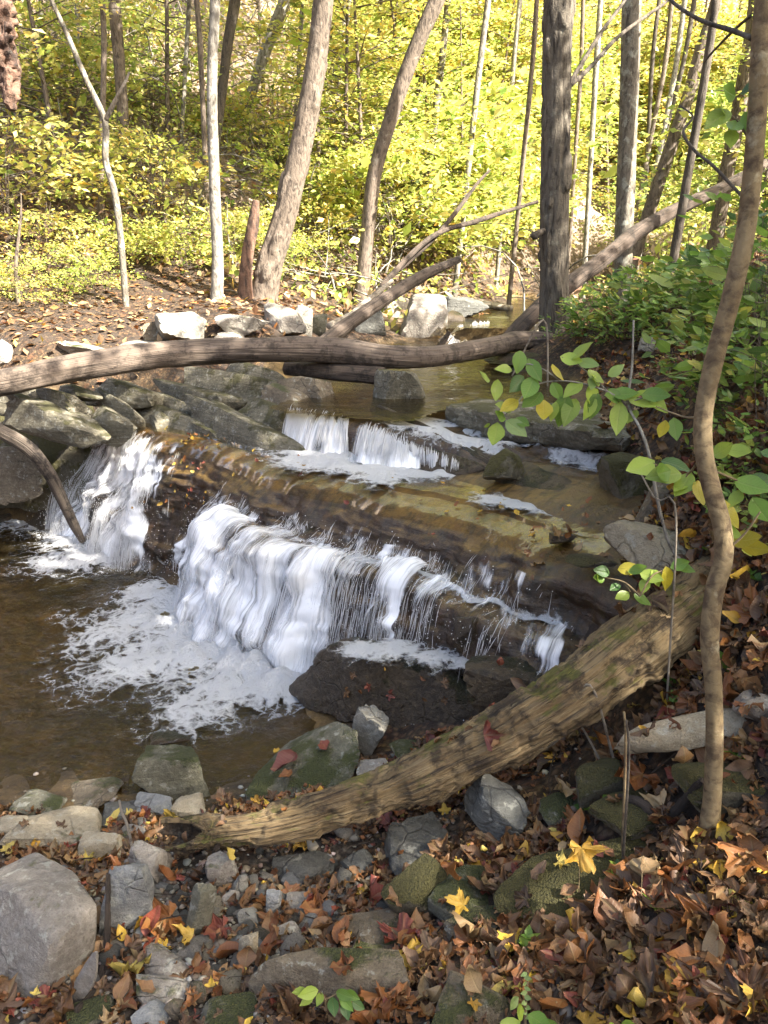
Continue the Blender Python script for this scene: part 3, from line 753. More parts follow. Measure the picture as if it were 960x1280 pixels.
# ---- foam on the pools
M_ = Mat('foam'); P_ = M_.coord('Object')
wv = M_.mix(.16, P_, M_.noise(P_, 5, 4, .6, out='Color'))
f1 = M_.voro(wv, 10, feature='DISTANCE_TO_EDGE'); f2 = M_.voro(wv, 27, feature='DISTANCE_TO_EDGE')
nz = M_.noise(wv, 9, 7, .75, .6); nz2 = M_.noise(P_, 75, 4, .75)
lace = M_.math('ADD', M_.math('MULTIPLY', M_.ramp(f1, [(0, 1), (.35, 0)]), .34), M_.math('MULTIPLY', M_.ramp(f2, [(0, 1), (.35, 0)]), .2))
val = M_.math('ADD', M_.math('ADD', lace, M_.math('MULTIPLY', nz, .75)), M_.math('MULTIPLY', nz2, .28))
al = M_.n('ShaderNodeMapRange', interpolation_type='SMOOTHSTEP'); M_.set(al.inputs[0], M_.math('ADD', val, M_.attr('white'))); M_.set(al.inputs[1], .88); M_.set(al.inputs[2], 1.36)
fd = M_.bsdf(Base_Color=(.84, .86, .88), Roughness=.45, Normal=M_.bump(M_.math('ADD', val, M_.math('MULTIPLY', nz2, .6)), 1.0, .05)); ft = M_.n('ShaderNodeBsdfTransparent')
mat_foam = M_.done(M_.mixsh(M_.math('MULTIPLY', al.outputs[0], .95), ft.outputs[0], fd))
def foam(name, label, z, blobs, step=.016, keep=None, amp=.045, seed=1, bias=-.1):
    B = [(Pz(px, py, z), r, w) for px, py, r, w in blobs]
    xs = np.arange(min(b[0][0] - 1.6 * b[1] for b in B), max(b[0][0] + 1.6 * b[1] for b in B), step)
    ys = np.arange(min(b[0][1] - 1.6 * b[1] for b in B), max(b[0][1] + 1.6 * b[1] for b in B), step)
    X, Y = np.meshgrid(xs, ys, indexing='ij'); D = 0 * X
    for p, r, w in B:
        D = np.maximum(D, 0) + w * np.exp(-((X - p[0]) ** 2 + (Y - p[1]) ** 2) / (r * r) * 1.4)
    a = bias + .75 * np.clip(D, 0, 1.6)
    Z = z + .008 + amp * np.clip(D, 0, 1.2) ** 2 * (.7 + fbm(xyz(X * 7, Y * 7), 4, seed)) + .004 * fbm(xyz(X * 18, Y * 18), 2, seed + 4)
    F = grid_faces(len(xs), len(ys))[:, ::-1]; k = (D.ravel()[F] > .05).any(1)
    if keep is not None: k &= keep(X, Y).ravel()[F].any(1)
    F = F[k]; used = np.unique(F); mp = np.zeros(X.size, int); mp[used] = np.arange(len(used))
    V = np.stack([X, Y, Z], -1).reshape(-1, 3)[used]
    o = MB().add(V, mp[F], V[:, :2]).build(name, mat_foam, attrs={'white': a.ravel()[used]})
    return tag(o, label, kind='stuff')
foam('foam', 'white foam spreading over the pool below the broad fall', 0.0,
     [(200,735,.30,.5),(250,765,.36,.9),(310,800,.40,1.35),(380,835,.30,1.4),(420,845,.26,1.3),(240,810,.36,.6),(180,775,.34,.5),(130,790,.24,.4),(300,855,.30,.55),(250,880,.22,.4),(170,830,.24,.36),(350,870,.2,.4),(100,810,.2,.25),(420,850,.2,.9),(215,900,.2,.30),(150,850,.3,.3),(90,770,.2,.25),(260,905,.2,.24),(110,840,.3,.24),(180,745,.2,.5)])
foam('foam', 'white foam at the foot of the left waterfall', 0.0,
     [(70,640,.45,.7),(110,670,.4,1.0),(150,692,.28,.9),(60,705,.28,.5),(100,705,.3,.55),(20,650,.4,.45),(180,690,.2,.6)], seed=8)
foam('foam', 'white foam below the upper cascade on the shelf', .985,
     [(385,575,.26,1.1),(430,577,.28,1.3),(480,582,.28,1.5),(520,587,.24,1.3),(560,588,.2,1.0),(350,562,.18,.5),(470,602,.18,.7),(592,594,.14,.6)], amp=.016, seed=15)
foam('foam', 'thin foam line on the shelf beside the mossy boulder', 1.0,
     [(610,625,.1,.8),(635,630,.12,.9),(665,636,.1,.7),(695,642,.09,.6),(715,648,.06,.5)], amp=.012, seed=19, bias=-.05)
def drape(label, t0, t1, s0, s1, line, seed, dens=1.0):
    t = np.arange(t0, t1, .012); q = np.linspace(s0, s1, 60); T, S = np.meshgrid(t, q, indexing='ij')
    V = ledge_pt(T, S, .014); c = np.interp(T, *line)
    a = -.1 + .72 * dens * np.exp(-((S - c) / .22) ** 2) * sstep(t0, t0 + .15, T) * sstep(t1, t1 - .25, T)
    return tag(MB().add(V, grid_faces(len(t), len(q))[:, ::-1], np.stack([T, S], -1)).build('foam', mat_foam, attrs={'white': a}), label, kind='stuff')
drape('white rapid running down the channel behind the dark rib', 2.15, 3.35, .2, 1.9, ([2.1, 2.5, 3.0, 3.4], [.7, .85, 1.0, 1.25]), 3)
drape('white foam running along the lower step of the broad fall', 2.55, 4.3, 6.4, 8.2, ([2.5, 3.4, 4.3], [7.3, 7.2, 7.0]), 5, 1.15)
drape('thin white trickle over the apron below the wide slab', 3.3, 3.9, 1.0, 2.2, ([3.3, 3.9], [1.6, 1.75]), 4, .8)
foam('foam', 'white foam in the trough behind the dark boulder', .45,
     [(450,815,.12,.9),(500,812,.12,.9),(545,825,.11,1.0),(590,835,.1,.8),(640,845,.09,.6),(690,850,.08,.5)], amp=.014, seed=23, keep=lambda X, Y: xy2td(X, Y)[1] > .3)
# ------------------------------------------------------------------ rocks
_ico = {}
def ico(l):
    if l not in _ico:
        bm = bmesh.new(); bmesh.ops.create_icosphere(bm, subdivisions=l, radius=1.0)
        V = np.array([v.co[:] for v in bm.verts]); F = np.array([[v.index for v in f.verts] for f in bm.faces]); bm.free()
        _ico[l] = (norm(V), F)
    return _ico[l]
def radial(D, N, h, p):
    q = np.maximum(D @ N.T, 0) / h
    return (q ** p).sum(1) ** (-1.0 / p)
def roughen(D, r, seed, amp, strata=None):
    P = D * r[:, None]; s = np.median(r); amp = amp * .8
    q = P / s
    k = 1 + amp * (fbm(q * 1.7 + seed, 3, seed) * .9 + np.abs(fbm(q * 4.2 + seed, 4, seed + 9)) * -.55 + fbm(q * 11, 3, seed + 4) * .2)
    return P * k[:, None]
def rock_shape(seed, lvl, n=11, box=.55, p=16, amp=.07):
    """unit-size angular stone: bounding half-extents about 1"""
    rng = np.random.default_rng(seed); D, F = ico(lvl); p = p * 2.6; n = max(5, n - 4)
    N = np.vstack([np.eye(3), -np.eye(3)]) + rng.normal(0, .2, (6, 3)); h = np.full(6, 1.0)
    N2 = rvec(n, rng); N = norm(np.vstack([N, N2])); h = np.concatenate([h, rng.uniform(.66, 1.16, n)])
    V = roughen(D, radial(D, N, h, p), seed, amp)
    V -= (V.max(0) + V.min(0)) / 2
    V /= (V.max(0) - V.min(0)) / 2
    return V, F
def rotz(V, a):
    c, s = math.cos(a), math.sin(a)
    return V @ np.array([[c, s, 0], [-s, c, 0], [0, 0, 1]])
def roty(V, a):
    c, s = math.cos(a), math.sin(a)
    return V @ np.array([[c, 0, -s], [0, 1, 0], [s, 0, c]])

RM = {
 'grey': rock_mat('rock_grey', (.19, .165, .135), (.26, .235, .2), (.36, .33, .29), moss=.12, lich=.2, strat=.15, dim=1.02),
 'blue': rock_mat('rock_blue_grey', (.19, .20, .20), (.28, .29, .29), (.38, .38, .36), lich=.3, strat=.15, dim=.95),
 'tan': rock_mat('rock_tan', (.24, .20, .135), (.34, .29, .20), (.44, .39, .29), lich=.2, moss=.1, dim=.92),
 'brown': rock_mat('rock_brown', (.13, .10, .065), (.20, .16, .105), (.28, .23, .16), moss=.3, lich=.15, strat=.2),
 'olive': rock_mat('rock_olive', (.12, .115, .075), (.18, .17, .12), (.27, .25, .18), moss=.5, lich=.3, strat=.25),
 'slate': rock_mat('rock_slate', (.09, .09, .08), (.14, .14, .125), (.2, .2, .18), lich=.1, strat=.35),
 'pale': rock_mat('rock_pale', (.24, .22, .175), (.33, .31, .26), (.43, .41, .36), lich=.3, moss=.1),
 'wet': rock_mat('rock_wet_dark', (.03, .02, .012), (.075, .05, .026), (.16, .12, .07), moss=.4, rough=.2, mosscol=(.03, .035, .01)),
 'mossy': rock_mat('rock_mossy', (.10, .085, .055), (.16, .14, .09), (.22, .2, .14), moss=1.0, mosscol=(.085, .08, .013)),
 'strata': rock_mat('rock_strata', (.13, .115, .075), (.21, .19, .13), (.32, .295, .22), moss=.42, lich=.3, strat=.35, mosscol=(.075, .075, .018)),
}
def rock(label, px, py, w, h, asp=.8, mat='grey', seed=1, yaw=0, roll=0, lvl=4, emb=.72, cat='rock', name='rock', group=None, n=11, p=18, amp=.07, base=None):
    g = Pg(px, py + h * .2)
    if base is not None: g = Pz(px, py + h * .2, base)
    D = depth(g)
    sx = w * D / FPX / 2; sy = asp * sx
    dep = math.atan2(CAM_H - g[2], g[1])
    hh = h * D / FPX / 2
    sz = math.sqrt(max(hh ** 2 - (sy * math.sin(dep)) ** 2, (hh * .38) ** 2)) / math.cos(dep)
    c = np.array(g); gz = g[2]
    # slide along the pixel ray until the stone rests in the ground
    d = ray(px, py)
    for tq in np.linspace(D * .75, D * 1.15, 60):
        q = np.array((0, 0, CAM_H)) + d * tq
        z0 = base if base is not None else hz(q[0], q[1])
        if q[2] - z0 < sz * emb: c = q; gz = z0; break
    else:
        c = np.array((0, 0, CAM_H)) + d * D; c[2] = max(c[2], gz + sz * .3)
    V, F = rock_shape(seed * 13 + 5, lvl, n, p=p, amp=amp)
    V = V * np.array((sx, sy, sz))
    if roll: V = roty(V, roll)
    V = rotz(V, yaw) + c
    o = MB().add(V, F).build(name, RM[mat], sharp=32, loc=(c[0], c[1], c[2] - sz * emb))
    return tag(o, label, cat, group)
def slab(label, p1, p2, wid, hei, mat='strata', seed=1, lvl=4, dip=-.25, sink=.5, p=14, amp=.06, cat='rock', name='rock_slab', n=9):
    a, b = Pz(*p1), Pz(*p2); m = (a + b) / 2; L = np.linalg.norm(b - a)
    X = norm(b - a); Y = norm(np.cross((0, 0, 1), X)); Z = np.cross(X, Y)
    Y, Z = Y * math.cos(dip) + Z * math.sin(dip), Z * math.cos(dip) - Y * math.sin(dip)
    V, F = rock_shape(seed * 17 + 3, lvl, n, p=p, amp=amp)
    V = V * np.array((L / 2 * 1.2, wid / 2 * 1.12, hei / 2 * 1.15)) + np.array((0, 0, -hei / 2))
    V = m + V[:, :1] * X + V[:, 1:2] * Y + V[:, 2:] * Z
    return tag(MB().add(V, F).build(name, RM[mat], sharp=32, loc=m - Z * hei * sink), label, cat)
def hull_rock(label, pts, mat, seed=1, lvl=5, p=55, amp=.045, cat='boulder', name='boulder'):
    P = np.array([Pz(*q) if len(q) == 3 else np.array(q[:3]) for q in pts])   # 4-tuples are world points
    bm = bmesh.new()
    for q in P: bm.verts.new(q)
    bmesh.ops.convex_hull(bm, input=bm.verts)
    bm.normal_update(); c = (P.max(0) + P.min(0)) / 2 * .5 + P.mean(0) * .5
    N = np.array([f.normal[:] for f in bm.faces]); h = np.array([f.normal.dot(f.calc_center_median() - Vector(c)) for f in bm.faces])
    s = np.where(h < 0, -1, 1); N = N * s[:, None]; h = np.maximum(np.abs(h), .01); bm.free()
    D, F = ico(lvl); V = roughen(D, radial(D, N, h, p), seed, amp) + c
    return tag(MB().add(V, F).build(name, RM[mat], sharp=32, loc=(c[0], c[1], V[:, 2].min())), label, cat)

# foreground stones
hull_rock('big angular grey boulder at the bottom left corner', [(0,1085,.34),(45,1064,.36),(92,1088,.40),(122,1132,.40),(80,1112,.45),(15,1112,.45),(66,1180,.43),(121,1186,.30),(112,1215,.22),(28,1272,.17),(2,1215,.25),(80,1258,.17),(-40,1105,.36),(-40,1200,.2),(40,1080,.05),(110,1160,.05)], 'grey', 3, amp=.03)
hull_rock('large dark wet boulder dividing the foam at the foot of the fall', [(425,796,.44),(442,794,.44),(555,830,.43),(606,878,.38),(354,860,.03),(385,893,.0),(440,902,.08),(540,918,.18),(605,918,.22),(480,800,.25),(590,838,.25),(470,860,-.1),(560,880,.0),(398,822,.3)], 'wet', 9, lvl=6, amp=.09)
hull_rock('broad flat brown slab at the bottom beside the green seedling', [(308,1225,.34),(330,1200,.40),(392,1183,.42),(500,1186,.44),(515,1230,.43),(517,1262,.36),(420,1270,.33),(312,1262,.28),(480,1200,.2),(350,1215,.15),(420,1215,.43)], 'brown', 5, amp=.03)
hull_rock('long tan slab lying on the bank behind the slender sapling', [(766,925,.80),(800,905,.84),(880,888,.88),(965,880,.92),(1000,890,.9),(768,945,.72),(850,940,.78),(965,915,.86),(860,905,.7),(960,900,.75),(900,885,.86)], 'tan', 12, amp=.03, cat='rock', name='rock_slab')
hull_rock('wide overhanging rock slab with dark underside across the upper creek', [(556,506,1.27),(640,512,1.29),(700,520,1.31),(772,545,1.31),(790,565,1.22),(700,562,1.13),(600,548,1.10),(556,530,1.12),(600,498,1.25),(720,505,1.3),(780,530,1.3),(650,540,.9),(740,560,.9),(590,520,.9)], 'strata', 21, lvl=6, amp=.09, cat='rock', name='rock_slab')
hull_rock('large sloping grey green boulder with red leaves at the pool edge', [(300,1000,.06),(318,965,.10),(420,898,.24),(448,912,.27),(452,935,.24),(440,975,.16),(395,1008,.10),(310,1012,.02),(360,925,.06),(380,1000,-.05),(430,950,0)], 'olive', 15, amp=.05)
def HP(px, py, y): return tuple(Py(px, py, y)) + (0,)
hull_rock('big green mossy rock block on the left above the pool', [HP(-60,500,7.2),HP(40,488,7.3),HP(112,500,6.9),HP(126,528,6.45),HP(92,556,6.3),HP(0,520,6.6),HP(-60,540,6.7),HP(84,650,6.35),HP(-60,630,6.5),HP(118,630,6.35),HP(40,610,7.2)], 'mossy', 33, lvl=6, amp=.06)
hull_rock('dark overhung rock under the green mossy block', [HP(-60,556,6.3),HP(20,556,6.2),HP(52,575,6.2),HP(58,622,6.15),HP(10,632,6.1),HP(-60,635,6.1),HP(30,580,6.6),HP(-60,580,6.6)], 'brown', 37, lvl=5, amp=.06)
TBL = [
 # label, px, py, w, h, asp, mat, seed, yaw, roll, lvl
 ('long pale tan slab tilted behind the big grey boulder', 66,1036,118,58,.7,'tan',2,.3,.12,4),
 ('rounded tan cobble behind the pale blue-grey block', 125,1057,54,40,.8,'tan',3,.2,0,4),
 ('tan grey wedge of stone just below the hollow log end', 193,1081,68,50,.75,'grey',4,-.5,.35,4),
 ('pale blue-grey upright block right of the big boulder', 160,1121,62,86,.7,'blue',5,.1,.1,4),
 ('narrow greenish stone standing upright in the gravel', 251,1140,32,58,.7,'olive',6,.2,.2,4),
 ('smooth tan cobble touching the top of the hollow log end', 239,1008,46,30,.8,'tan',7,0,0,4),
 ('blue-grey rounded cobble in the row above the log end', 193,1006,48,28,.8,'blue',8,0,0,4),
 ('dark grey flat cobble at the pool edge under the thin stem', 155,1014,52,32,.9,'slate',9,.3,0,4),
 ('lumpy greenish stone at the left pool edge', 50,1006,62,36,.8,'olive',10,0,0,4),
 ('low brown stone half in the shallows at the pool edge', 115,992,70,30,.9,'brown',11,.1,0,4),
 ('mossy dark rock standing in the pool edge', 218,966,96,70,.8,'olive',12,.2,.1,5),
 ('small black wet stone leaning on the mossy pool rock', 207,931,46,36,.8,'wet',13,.5,.2,4),
 ('pale lichened wedge of rock beside the dark boulder', 459,917,44,62,.6,'pale',14,-.6,.4,4),
 ('small grey stone beneath the pale lichened wedge', 465,962,40,26,.8,'grey',15,.1,0,3),
 ('flat greenish stone between the dark boulder and the log', 520,940,66,24,.8,'olive',16,.2,.1,3),
 ('dark slate slab lying below the middle of the log', 382,1083,84,48,.8,'slate',17,.2,.1,4),
 ('grey pebbly block right of the blue-white stone', 374,1129,42,28,.8,'grey',18,.2,0,3),
 ('blue-white upright stone in the gravel', 342,1130,21,32,.8,'blue',19,0,.1,3),
 ('white oval stone in the gravel', 300,1108,19,25,.7,'pale',20,.3,.3,3),
 ('round tan-grey stone left of the blue-white stone', 286,1126,28,22,.8,'grey',21,.2,0,3),
 ('whitish angular stone below the round tan-grey one', 311,1147,30,22,.8,'pale',22,.1,0,3),
 ('round beige stone above the wide brown slab', 310,1187,27,36,.7,'tan',23,.1,0,3),
 ('grey stone with a hollow near the gravel centre', 359,1168,36,26,.8,'grey',24,.6,0,3),
 ('brown stone tucked behind the wide brown slab', 470,1160,84,36,.8,'brown',25,.3,0,4),
 ('squat tan block at the bottom edge of the ground', 585,1262,116,72,.8,'brown',26,.1,.05,4),
 ('flat greenish grey stone in the leaves below the log', 521,1060,84,58,.9,'slate',27,.3,-.1,4),
 ('grey base stone beside the moss topped slab', 585,1125,110,66,.8,'olive',28,.4,.1,4),
 ('tilted slab with a bright moss top among the leaves', 524,1118,84,64,.7,'mossy',29,.7,-.3,4),
 ('dark tilted slab of slate under the log', 616,1016,80,66,.6,'slate',30,-.5,.45,4),
 ('mossy brown ridge of rock running up to the sapling', 735,1098,270,88,.5,'mossy',31,.55,-.25,5),
 ('mossy mound behind the base of the sapling', 905,985,110,66,.8,'mossy',32,.1,0,4),
 ('low mossy stone left of the sapling base', 800,1010,120,48,.6,'mossy',33,.3,-.1,4),
 ('small mossy stone beneath the dry twigs', 748,985,64,60,.7,'mossy',34,.2,0,4),
 ('pale stone at the bottom by the boulder foot', 205,1242,72,34,.8,'grey',35,.2,.1,3),
 ('dark mossy split stone at the very bottom left', 110,1268,66,30,.7,'olive',36,.1,0,3),
 ('pale rounded stone at the bottom edge', 190,1270,50,34,.8,'blue',37,.3,0,3),
 ('small brown square stone at the bottom edge', 220,1262,28,26,.8,'brown',38,.4,0,3),
 ('long pale stone in the leaves above the bottom edge', 205,1205,62,36,.7,'grey',39,-.3,.2,3),
 ('low olive slab at the bottom left of the seedling', 285,1270,80,26,.8,'olive',40,.1,0,3),
 ('narrow grey splinter of rock beside the big boulder', 108,1225,24,80,.5,'grey',41,-.4,.5,3),
 ('stone wedged under the hollow log', 165,1040,34,20,.8,'grey',42,.1,0,3),
 ('grey stone under the log left of the slate slab', 280,1090,44,40,.8,'grey',43,.1,0,3),
 ('flat grey stone peeping from leaves below the moss top', 470,1195,60,22,.8,'brown',44,.1,0,3),
 ('greenish stone in leaves right of the slate slab', 452,1078,50,30,.7,'slate',45,.3,.2,3),
 ('grey wedge above the mossy ridge', 700,1010,60,34,.7,'olive',46,.4,.2,3),
 ('tan stone at left edge above the big boulder', 12,1035,44,30,.8,'tan',47,.1,0,3),
 ('small mossy stone in front of the moss topped slab', 600,1160,90,40,.7,'brown',48,.3,0,4),
 # right bank
 ('brown angular rock at the foot of the right bank', 826,640,62,76,.8,'brown',50,.2,.2,4),
 ('large tan rock on the bank above the rotten log', 812,692,118,72,.7,'tan',51,.1,.1,4),
 ('mossy rounded rock below the overhanging green leaves', 778,602,84,66,.9,'mossy',52,.3,.1,4),
 ('small round mossy rock standing in the shelf water', 628,582,50,44,.8,'mossy',53,0,0,4),
 ('dark wet slab below the right end of the ledge', 640,858,118,66,.7,'wet',54,-.3,.1,4),
 ('dark wet nose of the lower step between two trickles', 588,790,46,52,.8,'wet',55,-.4,0,4),
 ('flat dark stone in the upper creek bend', 645,450,90,18,.6,'wet',56,0,0,3),
 ('grey stone bedded in leaf litter at the right edge', 945,885,50,36,.8,'grey',57,.2,0,3),
 ('brown flat stone at the shelf edge beside the leaf jam', 735,700,60,20,.8,'wet',58,.2,0,3),
 ('small dark stones in the leaf jam', 700,672,34,16,.8,'wet',59,.2,0,3),
 # left wall and far bank
 ('black wet rock at the left edge of the pool', 4,652,30,20,.8,'wet',62,.1,0,3),
 ('white sunlit angular rock on the far bank', 226,412,62,40,.8,'pale',163,.2,.0,4),
 ('brown rock left of the white sunlit rock', 195,416,30,28,.8,'brown',64,.2,0,4),
 ('grey stone at the left edge of the far bank', 4,442,22,34,.8,'grey',65,.2,0,3),
 ('pale slab behind the crossing log at left', 104,437,62,16,.8,'grey',66,.1,.1,3),
 ('sunlit pale flat stone behind the crossing log', 170,434,56,16,.8,'pale',67,.1,0,3),
 ('flat grey stone at the foot of the thin grey tree', 300,408,66,30,.8,'grey',68,.3,.2,4),
 ('dark grey boulder right of the leaning tree', 356,400,52,40,.8,'grey',69,.2,0,4),
 ('pale upright sunlit stone beside the dark grey boulder', 378,402,26,38,.7,'pale',70,.1,.1,4),
 ('small olive stone right of the pale upright stone', 398,408,24,30,.8,'olive',71,.1,0,3),
 ('rounded grey boulder left of the upper cascade', 460,402,44,34,.8,'slate',72,.1,0,4),
 ('big grey boulder with a dark cleft by the upper cascade', 528,396,56,54,.8,'grey',73,.2,.1,4),
 ('long dark boulder above the upper cascade', 576,388,66,34,.7,'slate',74,0,0,4),
 ('dark hollow boulder touching the upper cascade', 566,404,28,30,.8,'wet',75,.1,0,3),
 ('small grey boulder behind the pale dead branch', 494,388,40,30,.8,'grey',76,.1,0,3),
 ('mossy brown rock right of the upper cascade', 622,408,40,24,.8,'mossy',77,.1,0,3),
 ('pale sunlit stone between the cascade and the big tree', 662,417,26,26,.8,'pale',78,.1,0,3),
 ('grey stones row on the far bank under the leaning tree', 285,425,44,20,.8,'grey',79,.1,0,3),
 ('flat stone on the far bank left of the upper pool', 345,430,50,16,.8,'tan',80,.1,0,3),
 ('low dark rock under the right end of crossing log', 640,466,70,14,.8,'wet',81,.1,0,3),
 ('pale stone beneath the right bank shrubs', 640+175,430,44,18,.8,'pale',82,.1,0,3),
]
EMB = {31: .28, 32: .4, 33: .3, 34: .5, 28: .4, 29: .5, 27: .3, 48: .4}
BASE = {628: 1.05, 778: 1.04, 640: .42, 588: .52, 735: .98, 700: .99, 826: 1.06, 812: 1.0}
for r in TBL:
    rock(r[0], *r[1:5], asp=r[5], mat=r[6], seed=r[7], yaw=r[8], roll=r[9], lvl=r[10], emb=EMB.get(r[7], .72), base=BASE.get(r[1]) if r[2] > 560 and r[2] < 870 else None)
slab('squarish pale block propped beneath the crossing log', (468,462,1.42), (530,462,1.42), .30, .36, 'strata', 90, dip=.1)
# tilted strata left of the upper cascade
SL = [
 ('thick strata rib at the lip of the left waterfall', (166,497,1.10),(270,530,1.06),.26,.22),
 ('thin strata rib above the waterfall lip rib', (203,492,1.14),(256,510,1.10),.14,.14),
 ('uppermost long strata rib below the crossing log', (222,455,1.27),(345,478,1.22),.36,.24),
 ('middle strata rib with a fallen leaf on it', (208,472,1.22),(296,498,1.14),.30,.22),
 ('long dark strata rib reaching the upper cascade', (258,500,1.16),(388,552,1.06),.30,.24),
 ('flat strata rib near the propped log block', (288,450,1.30),(362,468,1.26),.30,.2),
 ('short strata rib left of the cascade top', (318,497,1.19),(368,516,1.15),.26,.2),
 ('rounded brown boulder under the crossing log', (352,482,1.27),(402,498,1.22),.34,.26),
 ('brown boulder in shadow behind the strata ribs', (370,470,1.33),(422,482,1.30),.32,.26),
 ('grey slab on top of the left rock face', (42,496,1.20),(110,528,1.10),.34,.26),
 ('flat grey slab behind the left rock face', (62,482,1.25),(106,500,1.20),.24,.18),
 ('small rounded grey slab in the leaf pocket', (84,480,1.26),(116,488,1.24),.22,.14),
 ('blocky strata stump beside the leaf pocket', (128,503,1.15),(160,526,1.07),.22,.26),
 ('olive strata stump behind the leaf pocket', (138,490,1.19),(172,510,1.12),.18,.22),
 ('mossy strata ridge at the log shadow', (133,472,1.27),(200,492,1.18),.30,.24),
 ('narrow strata lip right of the leaf pocket', (186,505,1.10),(212,522,1.05),.14,.14),
 ('low strata step under the long dark rib', (240,520,1.06),(300,545,1.0),.2,.14),
 ('pale strata edge at the far left under the log', (10,480,1.25),(60,492,1.2),.3,.24),
]
for i, (l, a, b, w, h) in enumerate(SL):
    slab(l, a, b, w, h, 'strata' if 'brown' not in l else 'brown', 101 + i, dip=-.3)
slab('dark wet rib that splits the upper cascade', (500,548,1.14), (610,588,1.05), .2, .26, 'wet', 140, lvl=5, dip=.15)
slab('low wet rib in the channel under the wide slab', (480,508,1.22), (640,585,1.06), .14, .24, 'wet', 142, dip=.0)
slab('sloping wet rock apron below the wide slab', (620,590,1.08), (760,640,1.06), .42, .3, 'wet', 143, lvl=5, dip=.12)

# ------------------------------------------------------------------ small cascades over single ribs
def cascade(label, top, bot, n, seed, width=.0022, sag=.3, dens=1.0):
    A = spline(np.array([Pz(*q) for q in top]), 90); B = spline(np.array([Pz(*q) for q in bot]), 90)
    rng = np.random.default_rng(seed)
    m = 14; v = np.linspace(0, 1, m)
    def path(u, off=0):
        a = np.stack([np.interp(u, np.linspace(0, 1, 90), A[:, k]) for k in range(3)], -1)
        b = np.stack([np.interp(u, np.linspace(0, 1, 90), B[:, k]) for k in range(3)], -1)
        V = a[:, None] + (b - a)[:, None] * v[None, :, None]
        V[..., 2] = a[:, None, 2] + (b - a)[:, None, 2] * (v ** 1.6)[None]
        V[..., 2] += off
        return V
    u = np.linspace(0, 1, 90); V = path(u, .0)
    V[..., 2] += .02 * fbm(np.stack([u[:, None] * 9 + 0 * v, v[None] + 0 * u[:, None], 0 * u[:, None] + 0 * v], -1), 3, seed)
    w = .2 + .42 * dens + .2 * fbm(np.stack([u[:, None] * 6 + 0 * v, v[None] * .4 + 0 * u[:, None], 0 * u[:, None] + 0 * v], -1), 3, seed + 2)
    w = w - .3 * (1 - sstep(0, .2, v))[None]; w -= .5 * (1 - sstep(0, .06, u))[:, None] + .5 * (1 - sstep(1, .94, u))[:, None]
    Lw = np.linalg.norm(A[-1] - A[0])
    F = grid_faces(90, m)
    root = tag(MB().add(V, F, np.stack([u[:, None] * Lw + 0 * v, v[None] * .3 + 0 * u[:, None]], -1)).build('waterfall', mat_veil, attrs={'white': w}), label, kind='structure')
    uu = rng.uniform(0.02, .98, n); kp = (fbm(np.stack([uu * 8, 0 * uu, 0 * uu], -1), 3, seed + 2) > -.5); uu = uu[kp]; n = len(uu)
    P = path(uu, 0) + rng.normal(0, .006, (n, 1, 3)); P[..., 2] += np.abs(rng.normal(0, .014, (n, 1)))
    i0 = rng.integers(0, 6, n); idx = np.minimum(i0[:, None] + np.arange(8)[None], m - 1)
    P = np.take_along_axis(P, idx[..., None].repeat(3, -1), 1) + np.arange(8)[None, :, None] * 1e-5
    R = rng.uniform(.4, 1.2, (n, 1)) * width * np.sin(np.linspace(.3, math.pi - .3, 8))[None]
    V2, F2, uv2 = batch_tubes(P, R, 3)
    so = MB().add(V2, F2, uv2).build('water_strands', mat_white); so['kind'] = 'stuff'; so.parent = root
cascade('curtain of water at the left of the upper cascade', [(360,513,1.20),(400,517,1.20),(440,527,1.18)], [(352,556,1.0),(396,568,1.0),(440,570,1.0)], 900, 5)
cascade('middle curtain of the upper cascade over the dark rib', [(444,528,1.175),(480,538,1.155),(530,556,1.10)], [(432,574,1.0),(472,584,1.0),(530,590,.99)], 900, 6)
cascade('right trickle of the upper cascade', [(505,552,1.12),(540,566,1.09),(575,578,1.07)], [(506,584,.99),(535,590,.99),(572,596,.99)], 420, 7, dens=.6)
slab('dark rock lip under the far cascade', (548,412,1.40), (632,408,1.40), .14, .3, 'wet', 144, dip=.0)
cascade('small far cascade beside the grey boulders', [(577,408,1.42),(595,405,1.42),(613,404,1.42)], [(556,431,1.225),(585,429,1.225),(612,424,1.225)], 900, 9, .003)
